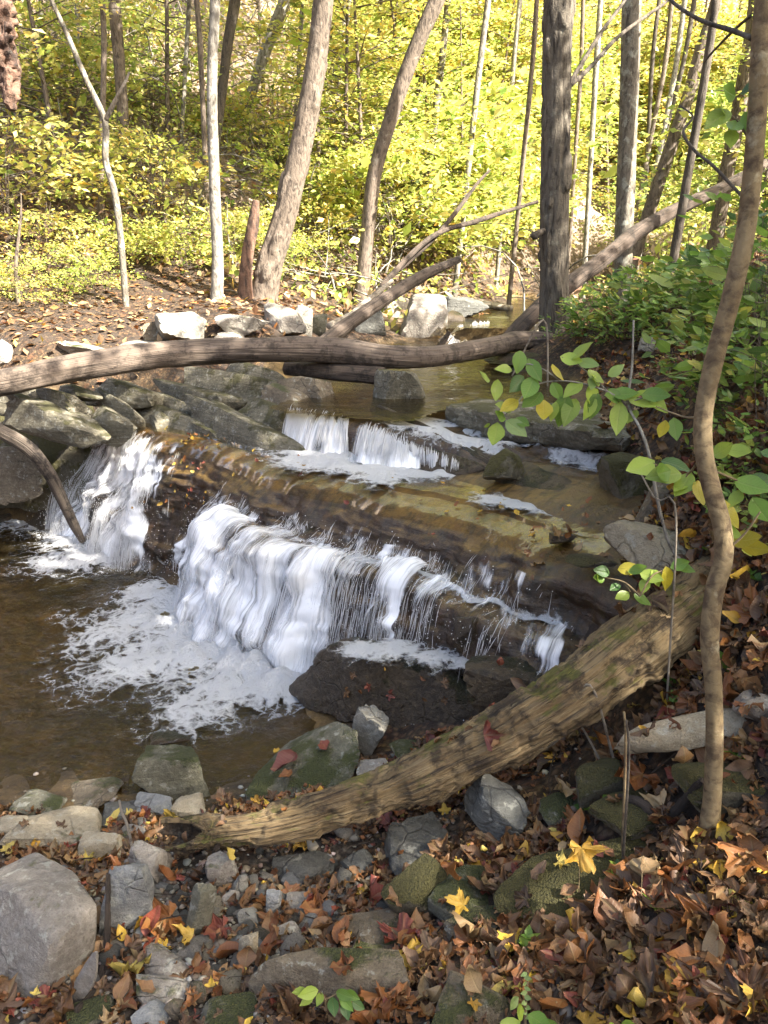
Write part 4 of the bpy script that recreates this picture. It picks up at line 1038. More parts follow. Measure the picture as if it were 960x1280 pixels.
# ------------------------------------------------------------------ logs and dead branches
mat_rot = bark_mat('rotten_wood', (.27, .19, .095), (.38, .29, .155), (.05, .032, .018), ridge=46, stretch=1, moss=.0, lc=(.5, .42, .28), bumpd=.02)
def wood_mat(name, c1, c2, dark, lc, moss=0.0, us=22, vs_=1.6, rough=.85):
    M = Mat(name); uv = M.coord('UV'); P = M.coord('Object')
    mp = M.n('ShaderNodeMapping'); M.set(mp.inputs[0], uv); M.set(mp.inputs[3], (us, vs_, 1))
    w = M.noise(mp.outputs[0], 1.0, 6, .65, .5); mp2 = M.n('ShaderNodeMapping'); M.set(mp2.inputs[0], uv); M.set(mp2.inputs[3], (us * 3, vs_ * 2.2, 1))
    w2 = M.noise(mp2.outputs[0], 1.0, 4, .6)
    big = M.noise(P, 4.5, 5, .65)
    c = M.mix(M.ramp(big, [(.36, 0), (.62, 1)]), c1, c2)
    c = M.mix(M.ramp(w, [(.36, 1), (.48, 0)]), c, dark)
    c = M.mix(M.math('MULTIPLY', M.ramp(w2, [(.52, 0), (.72, 1)]), .6), c, lc)
    pat = M.ramp(M.noise(P, 8, 5, .75), [(.5, 0), (.6, .85)])
    c = M.mix(pat, c, dark)
    if moss:
        mk = M.ramp(M.math('ADD', M.noise(P, 5, 5, .7), M.math('MULTIPLY', M.up(), .12)), [(.70 - .2 * moss, 0), (.78 - .2 * moss, .9)])
        c = M.mix(mk, c, M.mix(M.noise(P, 90, 2), (.06, .06, .008), (.17, .16, .025)))
    hs = M.n('ShaderNodeHueSaturation'); M.set(hs.inputs['Value'], .78); M.set(hs.inputs['Color'], c); c = hs.outputs[0]
    h = M.math('ADD', w, M.math('MULTIPLY', w2, .5))
    return M.done(M.bsdf(Base_Color=c, Roughness=rough, Normal=M.bump(h, 1.0, .02)))
mat_rot = wood_mat('rotten_wood', (.15, .095, .042), (.30, .21, .10), (.032, .02, .011), (.46, .37, .21), moss=.42, us=26, vs_=4.5)
mat_log = wood_mat('grey_log', (.135, .10, .075), (.19, .145, .11), (.05, .036, .026), (.28, .225, .175), us=16, vs_=1.2)
mat_logd = wood_mat('dark_log', (.075, .052, .037), (.12, .088, .065), (.025, .018, .012), (.18, .14, .11), us=16, vs_=1.5)
mat_pale = wood_mat('bleached_wood', (.42, .36, .28), (.55, .48, .38), (.16, .12, .085), (.65, .6, .5), us=10, vs_=1.2)
mat_black = wood_mat('wet_branch', (.10, .075, .055), (.17, .135, .105), (.02, .015, .012), (.3, .26, .21), us=9, vs_=2)
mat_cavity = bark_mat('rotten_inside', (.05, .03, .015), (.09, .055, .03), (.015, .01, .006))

def knots(K):
    """bumps at (arc v, angle u, size, height)"""
    def f(v, u, r0):
        o = 0
        for kv, ku, sz, hh in K:
            du = np.abs(u - ku); du = np.minimum(du, 1 - du) * 2 * math.pi * np.mean(r0)
            q = np.sqrt((v - kv) ** 2 + du ** 2) / sz
            o = o + hh * (np.exp(-(q * 1.3) ** 2 * 1.6) * 1.2 - .9 * np.exp(-(q * 3.2) ** 2))
        return o
    return f
# rotten log in the foreground
LP = [(203,1046,.28,20),(250,1042,.30,21),(320,1035,.34,22),(400,1017,.38,24),(480,990,.45,27),(560,954,.55,31),(640,915,.66,35),(720,866,.78,38),(790,812,.90,40),(850,765,1.0,35),(885,733,1.05,30),(905,715,1.08,28)]
pts = []
for px, py, z, r in LP:
    p = Pz(px, py, z); pts.append((*p, r * depth(p) / FPX))
Q = spline(np.array(pts), 420); axis, rad = Q[:, :3], Q[:, 3]
kf = knots([(.22, .30, .05, .03), (.50, .28, .045, .03), (.95, .2, .05, .02), (1.62, .22, .04, .035), (1.70, .3, .035, .03), (1.8, .18, .05, .03), (1.35, .35, .06, .02)])
def rot_disp(v, u, P, r):
    ang = np.stack([np.cos(u * 2 * math.pi) * 2.2, np.sin(u * 2 * math.pi) * 2.2, v * 1.1], -1)
    wob = .8 * fbm(np.stack([np.cos(u * 6.283), np.sin(u * 6.283), v * 2.5], -1), 3, 70)
    o = fbm(ang * 1.6, 4, 71) * .013 - np.abs(fbm(np.stack([np.cos(u * 6.283) * 6 + wob, np.sin(u * 6.283) * 6 - wob, v * 3.6], -1), 5, 72, .6)) * .008 + .012
    o = o + fbm(np.stack([np.cos(u * 6.283) * 22, np.sin(u * 6.283) * 22, v * 5], -1), 3, 73) * .004
    o = o - .013 * sstep(.05, .5, fbm(P * 6, 4, 76, .6)) - .006 * sstep(.1, .3, fbm(P * 17, 3, 78))
    return o + kf(v, u, r)
V, F, uv = tube(axis, rad, 120, rot_disp, caps=False)
lg = empty('fallen_log', axis[0] - np.array((0, 0, rad[0])), 'rotten hollow-ended log slanting across the foreground bank', 'log')
def child(mb, name, mat, par, **kw):
    o = mb.build(name, mat, loc=par.location, **kw); o.parent = par; o.location = (0, 0, 0); return o
def cpart(mb, name, mat, par, **kw):
    """mesh in world coordinates, parented to an object at par's location"""
    return mb.build(name, mat, parent=par, loc=np.array(par.location), **kw)
# ragged left rim, broken away on the upper near side so that the hollow shows
k = 120; nr_ = 40; rim = V[:k * nr_].reshape(nr_, k, 3); t0 = frames(axis)[0][0]
dirs = norm(rim[0] - axis[0]); cut = np.clip(dirs @ norm(np.array((-.15, -.75, .65))), 0, 1) ** 1.2 * .15
rag = fbm(np.stack([np.cos(np.linspace(0, 6.283, k)) * 3, np.sin(np.linspace(0, 6.283, k)) * 3, np.zeros(k)], -1), 4, 75) * .03
wr = np.linspace(1, 0, nr_)[:, None, None]
rim += t0 * ((cut - rag)[None, :, None] * wr); V[:k * nr_] = rim.reshape(-1, 3)
cpart(MB().add(V, F, uv), 'trunk', mat_rot, lg)
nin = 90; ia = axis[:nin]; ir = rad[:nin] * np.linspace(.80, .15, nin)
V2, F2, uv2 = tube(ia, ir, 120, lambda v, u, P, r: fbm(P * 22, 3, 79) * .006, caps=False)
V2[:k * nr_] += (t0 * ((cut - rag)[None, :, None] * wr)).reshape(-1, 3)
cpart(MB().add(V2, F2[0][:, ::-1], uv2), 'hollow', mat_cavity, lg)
# rim ring joins wall and hollow
j = np.arange(k); j2 = (j + 1) % k
cpart(MB().add(np.vstack([V[:k], V2[:k]]), np.stack([j2, j, k + j, k + j2], -1), np.zeros((2 * k, 2))), 'rim', mat_rot, lg)

def log_thing(name, label, path, mat, k=28, n=160, amp=.06, taper_end=None, cat='log', parts=(), z=True, seed=1):
    """path: (px, py, z or y, radius px); z=True: third value is a height, else a world y"""
    pts = []
    for px, py, q, r in path:
        p = Pz(px, py, q) if z else Py(px, py, q); pts.append((*p, r * depth(p) / FPX))
    Q = spline(np.array(pts), n)
    def dsp(v, u, P, r):
        return r * amp * (fbm(np.stack([np.cos(u * 6.283) * 1.3, np.sin(u * 6.283) * 1.3, v * 2.2 + seed], -1), 4, seed) + .5 * fbm(np.stack([np.cos(u * 6.283) * 5, np.sin(u * 6.283) * 5, v * 6], -1), 3, seed + 2))
    V, F, uv = tube(Q[:, :3], Q[:, 3], k, dsp)
    e = empty(name, Q[0, :3] - np.array((0, 0, Q[0, 3])), label, cat)
    cpart(MB().add(V, F, uv), 'trunk' if cat in ('log', 'tree') else 'stem', mat, e)
    return e, Q
def branch_on(e, path, mat, name='branch', z=False, k=8, n=40, amp=.08, seed=1):
    pts = []
    for px, py, q, r in path:
        p = Pz(px, py, q) if z else Py(px, py, q); pts.append((*p, r * depth(p) / FPX))
    Q = spline(np.array(pts), n)
    V, F, uv = tube(Q[:, :3], Q[:, 3], k, lambda v, u, P, r: r * amp * fbm(P * 40, 2, seed))
    return cpart(MB().add(V, F, uv), name, mat, e)

# big log spanning the creek
cl, _ = log_thing('fallen_log', 'long grey brown log arching across the creek', [(-60,486,1.32,17),(0,478,1.36,17),(80,462,1.42,17),(160,449,1.47,17),(240,440,1.50,16),(330,437,1.52,15),(420,439,1.50,16),(480,446,1.46,15),(540,446,1.44,13),(600,436,1.44,12),(650,426,1.44,12),(690,426,1.44,10)], mat_log, 48, 300, .07, seed=3)
branch_on(cl, [(255,441,6.6,3),(290,439,6.55,5),(316,437,6.5,3)], mat_log, 'broken_stub')
branch_on(cl, [(445,432,7.15,5),(452,440,7.1,7),(470,448,7.05,8),(480,460,7.0,4)], mat_logd, 'root_burl', amp=.4)
log_thing('fallen_log', 'short dark log lying in the shadow beneath the crossing log', [(358,460,1.34,9),(420,464,1.34,11),(480,470,1.32,11)], mat_logd, 24, 80, .1, seed=5)
# long leaning trunk behind the big tree on the right
ll, _ = log_thing('leaning_log', 'dead trunk leaning up to the right behind the big dark tree', [(612,444,7.9,9),(632,430,8.05,11),(655,404,8.3,11),(690,372,8.7,10.5),(740,335,9.1,9.5),(800,288,9.6,9),(860,255,10.0,8),(905,235,10.3,8),(960,205,10.7,7)], mat_logd, 28, 200, .1, z=False, seed=7)
log_thing('fallen_branch', 'straight grey branch leaning on the crossing log', [(398,434,7.05,10),(440,402,7.4,9),(490,368,7.8,8),(530,344,8.1,7),(574,324,8.5,4)], mat_log, 24, 120, .07, z=False, cat='branch', seed=9)
log_thing('fallen_branch', 'bleached forked branch behind the straight grey one', [(412,408,8.2,5),(440,394,8.6,5),(462,374,8.9,4),(490,352,9.3,3)], mat_pale, 14, 60, .1, z=False, cat='branch', seed=11)
log_thing('fallen_branch', 'bare dead limb with forked tip above the far boulders', [(452,398,9.2,5),(470,372,9.6,5),(484,350,10.0,4),(540,296,10.8,3),(600,275,11.4,3),(672,252,12.2,2)], mat_logd, 12, 90, .08, z=False, cat='branch', seed=13)
log_thing('fallen_branch', 'thin dark dead stem crossing behind the forked limb', [(498,338,10.6,3),(540,300,10.9,3),(570,265,11.2,3),(596,230,11.5,2),(612,213,11.7,1.5)], mat_logd, 10, 60, .08, z=False, cat='branch', seed=14)
log_thing('fallen_branch', 'curved dark branch dipping into the left plunge pool', [(-40,520,5.2,8),(0,539,5.2,9),(35,560,5.25,9),(60,590,5.3,8),(78,625,5.4,7),(92,655,5.5,6),(103,676,5.6,4)], mat_black, 20, 120, .06, z=False, cat='branch', seed=15)
log_thing('stick', 'short upright snag beside the far cascade', [(549,434,9.0,3.5),(556,424,9.0,3.5),(562,414,9.0,3)], mat_logd, 10, 20, .1, z=False, cat='stick', seed=16)
log_thing('fallen_log', 'bleached log lying on the far sunny bank', [(545,372,14.0,5),(590,378,13.6,5),(640,386,13.2,4)], mat_pale, 14, 50, .1, z=False, seed=17)
log_thing('fallen_log', 'brown log lying behind the far boulders', [(490,356,14.4,4),(520,362,14.2,4),(560,368,13.8,4)], mat_log, 14, 50, .1, z=False, seed=18)

# ------------------------------------------------------------------ trees
B_A = bark_mat('furrowed_bark', (.115, .095, .07), (.17, .145, .11), (.035, .026, .018), ridge=26, stretch=5, lich=.1, lc=(.24, .23, .18), bumpd=.03)
B_B = bark_mat('lichened_bark', (.15, .13, .10), (.22, .195, .15), (.06, .048, .035), ridge=30, stretch=3, lich=.7, lc=(.38, .39, .33))
B_C = bark_mat('brown_bark', (.15, .115, .085), (.21, .165, .125), (.05, .036, .026), ridge=34, stretch=3, lich=.2, lc=(.3, .27, .22))
B_P = bark_mat('pale_bark', (.22, .20, .165), (.31, .29, .245), (.09, .075, .058), ridge=26, stretch=2, lich=.6, lc=(.42, .41, .36))
B_D = bark_mat('dark_bark', (.075, .06, .045), (.12, .095, .07), (.025, .018, .013), ridge=30, stretch=4)
B_S = bark_mat('sapling_bark', (.19, .135, .065), (.28, .21, .11), (.085, .055, .028), ridge=20, stretch=.8, lich=.35, lc=(.38, .33, .21), bumpd=.006)
B_R = bark_mat('red_rotten_bark', (.13, .07, .045), (.26, .15, .10), (.03, .016, .012), ridge=18, stretch=4, bumpd=.03)

FOL = {
 'yg': leaf_mat('foliage_yellow_green', True, trans=.5, vein=False, spots=0, rough=.45),
}
YG = [(.54, .50, .12), (.44, .48, .11), (.31, .39, .08), (.62, .56, .22), (.14, .21, .045), (.53, .36, .08)]
YW = [.26, .24, .2, .16, .08, .06]
GR = [(.11, .20, .035), (.17, .28, .05), (.07, .15, .035), (.26, .34, .07), (.42, .42, .08)]
def crown_mesh(seed, n, R, leaf, cols=YG, w=YW, flat=.6):
    rng = np.random.default_rng(seed); b = MB()
    nc = 26
    C = rvec(nc, rng) * (rng.random((nc, 1)) ** .4) * np.array((R, R, R * flat))
    i = rng.integers(0, nc, n)
    P = C[i] + rng.normal(0, 1, (n, 3)) * np.array((R * .2, R * .2, R * .09)) * rng.uniform(.5, 1.2, (nc, 1))[i]
    Z = norm(rng.normal(0, .55, (n, 3)) + np.array((0, 0, 1)))
    V, F, uv, c = batch_leaves(DIAMOND, P, rvec(n, rng), Z, rng.uniform(.7, 1.3, n) * leaf, palette(n, cols, w, rng))
    b.add(V, F, uv, c)
    return b, C
_cb, _cc = zip(*[crown_mesh(300 + i, 1500, 1.6, .12) for i in range(2)])
_cm = []
for b in _cb:
    o = b.build('crown', FOL['yg']); _cm.append(o.data); bpy.data.objects.remove(o)
def put_crown(e, p, sc, i, rz):
    c = bpy.data.objects.new('crown', _cm[i % 2]); COL.objects.link(c); c.parent = e
    c.location = Vector(p) - e.location; c.rotation_euler = (0, 0, rz); c.scale = (sc, sc, sc)
def tree(name, label, path, y, mat, k=20, amp=.06, crown=1, lift=5.0, group=None, seed=1, cat='tree', ridge=None, n=140, base_px=None, taper=.55, csc=1.0, flare=.35):
    """path from the foot upward in photo pixels (px, py, radius px) at world distance y (or per-point)"""
    ys = y if isinstance(y, (list, tuple)) else [y] * len(path)
    pts = []
    for (px, py, r), yy in zip(path, ys):
        p = Py(px, py, yy); pts.append((*p, r * depth(p) / FPX))
    pts = np.array(pts)
    g = hz(pts[0, 0], pts[0, 1])
    d0 = norm(pts[0, :3] - pts[1, :3])
    if pts[0, 2] > g - .05:                                       # carry the foot down to the soil
        q = pts[0, :3] + d0 * min(abs((pts[0, 2] - g + .12) / max(abs(d0[2]), .3)), 9.0)
        pts = np.vstack([np.append(q, pts[0, 3] * 1.05), pts])
    top = pts[-1]
    if lift:
        d = norm(pts[-1, :3] - pts[-2, :3]); up = norm(d * .8 + np.array((0, 0, .5)))
        pts = np.vstack([pts, np.append(top[:3] + d * lift * .45, top[3] * (1 + taper) / 2), np.append(top[:3] + d * lift * .45 + up * lift * .55, top[3] * taper * .7)])
    Q = spline(pts, n)
    Ls = np.concatenate([[0], np.cumsum(np.linalg.norm(np.diff(Q[:, :3], axis=0), axis=1))])
    Q[:, 3] *= 1 + flare * np.exp(-Ls / (Q[0, 3] * 2.5))
    def dsp(v, u, P, r):
        o = r * amp * (fbm(np.stack([np.cos(u * 6.283) * 1.2, np.sin(u * 6.283) * 1.2, v * 1.6 + seed], -1), 3, seed) + .35 * fbm(P * 26, 2, seed + 1))
        if ridge:
            o = o - r * ridge * np.abs(fbm(np.stack([np.cos(u * 6.283) * 5.5, np.sin(u * 6.283) * 5.5, v * 2.4], -1), 3, seed + 5))
            kn = fbm(np.stack([np.cos(u * 6.283) * 1.6, np.sin(u * 6.283) * 1.6, v * 3.0], -1), 2, seed + 8); o = o + r * .20 * sstep(.42, .7, kn)
        return o
    V, F, uv = tube(Q[:, :3], Q[:, 3], k, dsp)
    e = empty(name, Q[0, :3], label, cat, group)
    cpart(MB().add(V, F, uv), 'trunk', mat, e)
    if crown:
        rng = np.random.default_rng(seed + 50)
        T = Q[-1, :3]
        for j in range(3):
            i = int(n * (.80 + .06 * j)); a = rng.uniform(0, 6.28)
            tip = Q[i, :3] + np.array((math.cos(a), math.sin(a), .7)) * 1.3 * csc
            Qb = spline(np.array([np.append(Q[i, :3], Q[i, 3] * .5), np.append((Q[i, :3] + tip) / 2 + np.array((0, 0, -.1)), Q[i, 3] * .33), np.append(tip, .008)]), 14)
            Vb, Fb, ub = tube(Qb[:, :3], Qb[:, 3], 6)
            cpart(MB().add(Vb, Fb, ub), 'branch', mat, e)
        for j in range(crown):
            a = rng.uniform(0, 6.28); put_crown(e, T + np.array((math.cos(a) * .9 * csc * (crown > 1), math.sin(a) * .9 * csc * (crown > 1), .3 + .5 * j)), csc * rng.uniform(.85, 1.15), j + seed, a)
    return e, Q
tA, _ = tree('tree', 'thick dark furrowed tree standing at the right creek bank', [(693,440,17.5),(693,300,17.5),(695,150,18),(697,0,18.5),(698,-160,18)], 8.0, B_A, 64, .05, 3, 4.0, seed=1, ridge=.10, n=420, csc=1.5)
tB, _ = tree('tree', 'lichened grey tree behind the thick dark tree', [(778,435,12),(780,300,11.5),(786,130,11.5),(790,0,12),(793,-150,11)], 10.0, B_B, 32, .05, 1, 4.0, seed=2, n=240, csc=1.4)
branch_on(tA, [(710,108,8.0,3.2),(728,78,8.2,2.8),(752,40,8.5,2.4),(780,2,8.9,2.0),(800,-30,9.2,1.5)], B_D)
branch_on(tA, [(711,108,8.0,3.4),(738,84,8.3,2.8),(775,44,8.8,2.4),(828,6,9.4,2.0),(860,-20,9.8,1.5)], B_D)
branch_on(tA, [(680,288,7.9,3),(672,292,7.8,4.5),(666,296,7.75,4)], B_D, 'broken_stub', amp=.4)
tC, _ = tree('tree', 'brown tree leaning right on the far left bank', [(322,402,17),(338,330,15.5),(364,240,14.5),(388,120,13.5),(400,40,13),(406,-10,12.5),(418,-130,12)], 10.2, B_C, 40, .06, 1, 3.5, seed=3, ridge=.06, n=260, csc=1.3)
tree('dead_tree', 'broken reddish stump leaning on the brown tree', [(306,392,9),(308,330,8),(316,280,7),(320,250,4)], 10.0, B_R, 20, .14, 0, 0, seed=4, n=80, cat='stump')
tree('tree', 'slim pale grey tree on the bank above the white rock', [(269,408,8),(272,330,7.3),(268,230,7),(265,110,6.5),(269,0,6.5),(272,-120,6)], 9.6, B_P, 20, .05, 1, 3.0, seed=5, n=200, csc=1.2)
tree('tree', 'dark crooked tree left of the slim pale tree', [(176,395,6),(168,320,6.5),(160,270,6.5),(155,170,7),(150,90,7),(143,0,7.5),(138,-100,7)], 12.0, B_C, 18, .06, 1, 3.0, seed=6, n=160, csc=1.2)
fk, _ = tree('tree', 'thin forked sapling with a dark bent elbow', [(160,416,4.2),(151,300,4.2),(143,240,4.2),(132,200,4.2),(131,152,4),(108,100,3.6),(85,45,3.0),(62,-5,2.6),(48,-40,2)], 9.2, B_B, 12, .06, 1, 2.0, seed=7, n=160, csc=.9)
branch_on(fk, [(131,152,9.2,3.4),(143,128,9.15,2.8),(154,108,9.1,2.2),(162,90,9.1,1.4)], B_D)
tree('tree', 'sunlit white trunk up the left slope', [(193,262,5.4),(190,130,5.2),(183,0,5),(178,-100,4.6)], 15.5, B_P, 14, .05, 1, 3.0, seed=8, csc=1.3)
tree('tree', 'bright trunk leaning right behind the brown leaning tree', [(289,212,5.5),(318,105,6.5),(345,30,7.5),(357,0,7.5),(390,-90,7)], 15.0, B_P, 16, .05, 1, 3.0, seed=9, csc=1.3)
tree('tree', 'bright slim trunk right of the brown leaning tree', [(412,168,5.5),(421,95,5.8),(428,45,5.6),(434,0,5.5),(440,-80,5)], 17.0, B_P, 14, .05, 1, 3.0, seed=10, csc=1.4)
tree('tree', 'curved dark trunk with a sunlit right edge in mid forest', [(455,338,9),(460,290,9),(468,220,9),(486,155,9),(510,85,9),(528,40,9.5),(548,-5,10),(580,-90,9)], 11.6, B_C, 20, .06, 1, 3.0, seed=11, n=200, csc=1.4)
for i, (p, y, m, lab) in enumerate([
 ([(591,160,3.6),(597,105,3.8),(605,40,3.8),(610,0,3.8),(614,-60,3.5)], 19, B_P, 'thin white trunk just left of the thick dark tree'),
 ([(540,192,4),(546,130,4.5),(553,70,4.5),(560,0,4),(566,-60,4)], 20, B_B, 'pale grey trunk in the middle of the yellow wood'),
 ([(833,146,3.2),(842,100,3.4),(848,60,3.4),(856,0,3.2)], 24, B_P, 'pale slim trunk in the distant cluster at upper right'),
 ([(820,140,3),(828,100,3.2),(834,60,3.2),(840,0,3)], 25, B_C, 'brown slim trunk in the distant cluster at upper right'),
 ([(838,142,2.8),(850,96,3),(858,60,3),(868,0,3)], 26, B_D, 'dark slim trunk at the right of the distant cluster'),
 ([(812,136,2.6),(814,95,2.8),(818,50,2.8),(824,0,2.6)], 27, B_D, 'dark slim trunk at the left of the distant cluster'),
 ([(846,162,8),(862,115,8),(876,65,8),(890,20,7.5),(905,-40,7)], 16, B_C, 'brown trunk leaning right in front of the distant cluster'),
 ([(858,230,5.5),(870,160,5.5),(882,90,5.2),(892,20,5),(898,-60,4.5)], 9.5, B_D, 'slim dark trunk between lichened tree and foreground sapling'),
 ([(893,310,9),(905,235,9),(918,170,9),(930,100,9),(940,40,9),(952,-60,9)], 12.5, B_C, 'shaded brown trunk partly behind the foreground sapling'),
 ([(470,120,2.6),(473,60,2.8),(476,0,2.8),(478,-50,2.6)], 21, B_P, 'thin pale pole beside the curved dark trunk'),
 ([(128,160,3.5),(130,60,3.6),(128,0,3.6),(126,-60,3.5)], 14, B_C, 'straight brown pole behind the dark crooked tree'),
 ([(253,120,3.4),(250,50,3.5),(246,0,3.5),(243,-60,3.2)], 16, B_C, 'brown pole behind the slim pale tree'),
 ([(278,110,6),(284,60,6.5),(292,10,7),(300,-50,7)], 17, B_D, 'dark trunk in shade high on the left slope'),
 ([(375,55,2.6),(377,20,2.6),(378,-30,2.6)], 19, B_P, 'thin white pole high on the slope by the leaning trunk'),
 ([(27,430,3),(22,370,2.8),(20,330,2.4),(24,290,1.8)], 9.0, B_C, 'short thin sapling at the far left bank'),
 ([(640,110,3),(644,60,3.2),(650,0,3.2),(654,-50,3)], 22, B_P, 'pale pole behind the thick dark tree'),
 ([(520,130,4),(526,70,4.2),(531,20,4.2),(538,-40,4)], 22, B_D, 'dark pole behind the curved trunk'),
 ([(655,190,3),(662,120,3.2),(668,50,3),(672,-20,3)], 18, B_C, 'brown pole showing left of the thick dark tree'),
 ([(740,170,3.4),(744,100,3.6),(748,40,3.6),(752,-20,3.4)], 21, B_P, 'pale pole between the thick dark and lichened trees'),
 ([(722,150,2.6),(726,90,2.8),(728,30,2.6),(730,-30,2.4)], 25, B_C, 'faint brown pole between the two right trees'),
 ([(60,170,3),(56,90,3.2),(52,20,3),(48,-40,2.8)], 17, B_P, 'pale pole on the slope at far left'),
 ([(95,120,2.4),(97,60,2.6),(96,0,2.6),(95,-40,2.4)], 19, B_P, 'slender white pole left of the crooked dark tree'),
 ([(228,150,2.6),(232,80,2.8),(236,10,2.8),(238,-40,2.6)], 18, B_P, 'slender pale pole left of the slim pale tree'),
 ]):
    y = y if i in (7, 14) else max(y * .74, 11.2)
    tree('tree', lab, p, y, m, 12, .06, 1 if i not in (14,) else 0, 4.5 if i != 14 else .4, seed=20 + i, n=90, csc=.55, group=None)
# broken limb hanging into the top left corner from a tree that stands outside the frame
hb, _ = tree('dead_tree', 'reddish broken trunk end hanging in the top left corner', [(-150,560,15),(-140,300,15),(-130,0,15),(-120,-200,14)], 4.7, B_R, 24, .12, 0, .6, seed=60, n=120, cat='dead tree')
branch_on(hb, [(-122,-190,4.7,12),(-60,-160,4.65,13),(-10,-90,4.6,14),(2,-20,4.55,13.5),(4,50,4.5,14),(8,90,4.5,13),(12,118,4.48,10),(16,138,4.47,4)], B_R, 'broken_limb', k=30, n=140, amp=.45, seed=3)
# ------------------------------------------------------------------ foreground sapling
SP_ = [(889,1072,15,1.78),(886,1040,14.5,1.78),(890,1000,13,1.79),(893,930,12.5,1.8),(892,860,12.5,1.82),(887,800,13,1.84),(893,740,13.5,1.86),(904,700,13.5,1.87),(903,660,13,1.88),(890,612,13,1.9),(880,565,13,1.92),(880,515,13,1.94),(893,450,13.5,1.95),(912,380,13.5,1.96),(930,300,13.5,1.97),(940,220,13.5,1.97),(947,130,13.5,1.97),(951,50,13.5,1.97),(957,-20,13.5,1.97),(966,-150,13,1.97)]
tS, _ = tree('sapling', 'slender crooked brown sapling in the right foreground', [(a, b, c * .84) for a, b, c, d in SP_], [d for *_, d in SP_], B_S, 28, .05, 0, 2.2, seed=41, n=420, flare=.25)
branch_on(tS, [(940,48,1.98,3.4),(915,38,2.05,3),(880,27,2.12,2.6),(850,10,2.2,2.2),(830,-8,2.26,1.8)], B_D)
branch_on(tS, [(938,20,1.98,2),(915,40,2.1,1.7),(890,66,2.2,1.4),(880,78,2.3,1)], B_D)
branch_on(tS, [(932,250,1.97,2.4),(915,232,2.05,2),(890,206,2.12,2),(868,188,2.18,1.8),(854,165,2.22,1.8),(866,146,2.25,1.3),(850,132,2.3,.9)], B_D)
branch_on(tS, [(880,520,1.94,2),(860,522,1.98,1.4),(840,516,2.02,1),(820,508,2.06,.7)], B_S)
branch_on(tS, [(905,690,1.87,2),(930,668,1.85,1.4),(950,640,1.83,1)], B_S)

# ------------------------------------------------------------------ leafy plants with single leaves
BIG = [leaf_template(OVATE, .12, c, t, .03, s) for s, (c, t) in enumerate([(.4, 0), (.8, .3), (-.3, -.2), (1.1, .1)])]
LMAT = {
 'green': leaf_mat('leaf_green', True, trans=.45, rough=.38, spots=.12),
}
def leaf_obj(par, p, along, nrm, size, col, tm=0, name='leaf', asp=None):
    V, F, uv, C = batch_leaves(BIG[tm % 4], np.array([p]), np.array([along]), np.array([nrm]), np.array([size]), np.array([col]), None if asp is None else np.array([asp]))
    return cpart(MB().add(V, F, uv, C), name, LMAT['green'], par)
PAL = {'g': (.15, .27, .04), 'd': (.07, .15, .04), 'l': (.29, .40, .06), 'y': (.42, .36, .03), 'o': (.45, .24, .03), 'p': (.25, .36, .12)}
def leaf_px(par, px, py, y, ang, size_px, c, rng, droop=.35):
    """leaf attached at a photo pixel, pointing along angle ang (deg, 0 = right, 90 = down in the photo)"""
    p = Py(px, py, y); s = size_px * depth(p) / FPX
    a = math.radians(ang)
    along = np.array((math.cos(a), -rng.uniform(.1, .6), -math.sin(a)))
    nrm = norm(np.array((rng.normal(0, .35), -.75 + rng.normal(0, .2), .75 + rng.normal(0, .2))))
    col = np.array(PAL[c]) * rng.uniform(.8, 1.2)
    leaf_obj(par, p, along, nrm, s, col, int(rng.integers(0, 4)), asp=rng.uniform(.9, 1.2))
def plant(name, label, stems, leaves, seed, mat=None, cat='plant', y0=None, base=None, group=None):
    """stems: list of [(px,py,y,r)], leaves: (px,py,y,ang,size,colour)"""
    rng = np.random.default_rng(seed)
    s0 = stems[0][0]
    b = Py(s0[0], s0[1], s0[2]); e = empty(name, b, label, cat, group)
    for st in stems: branch_on(e, st, mat or B_S, 'stem', k=6, n=26, seed=seed)
    for L in leaves: leaf_px(e, *L, rng)
    return e
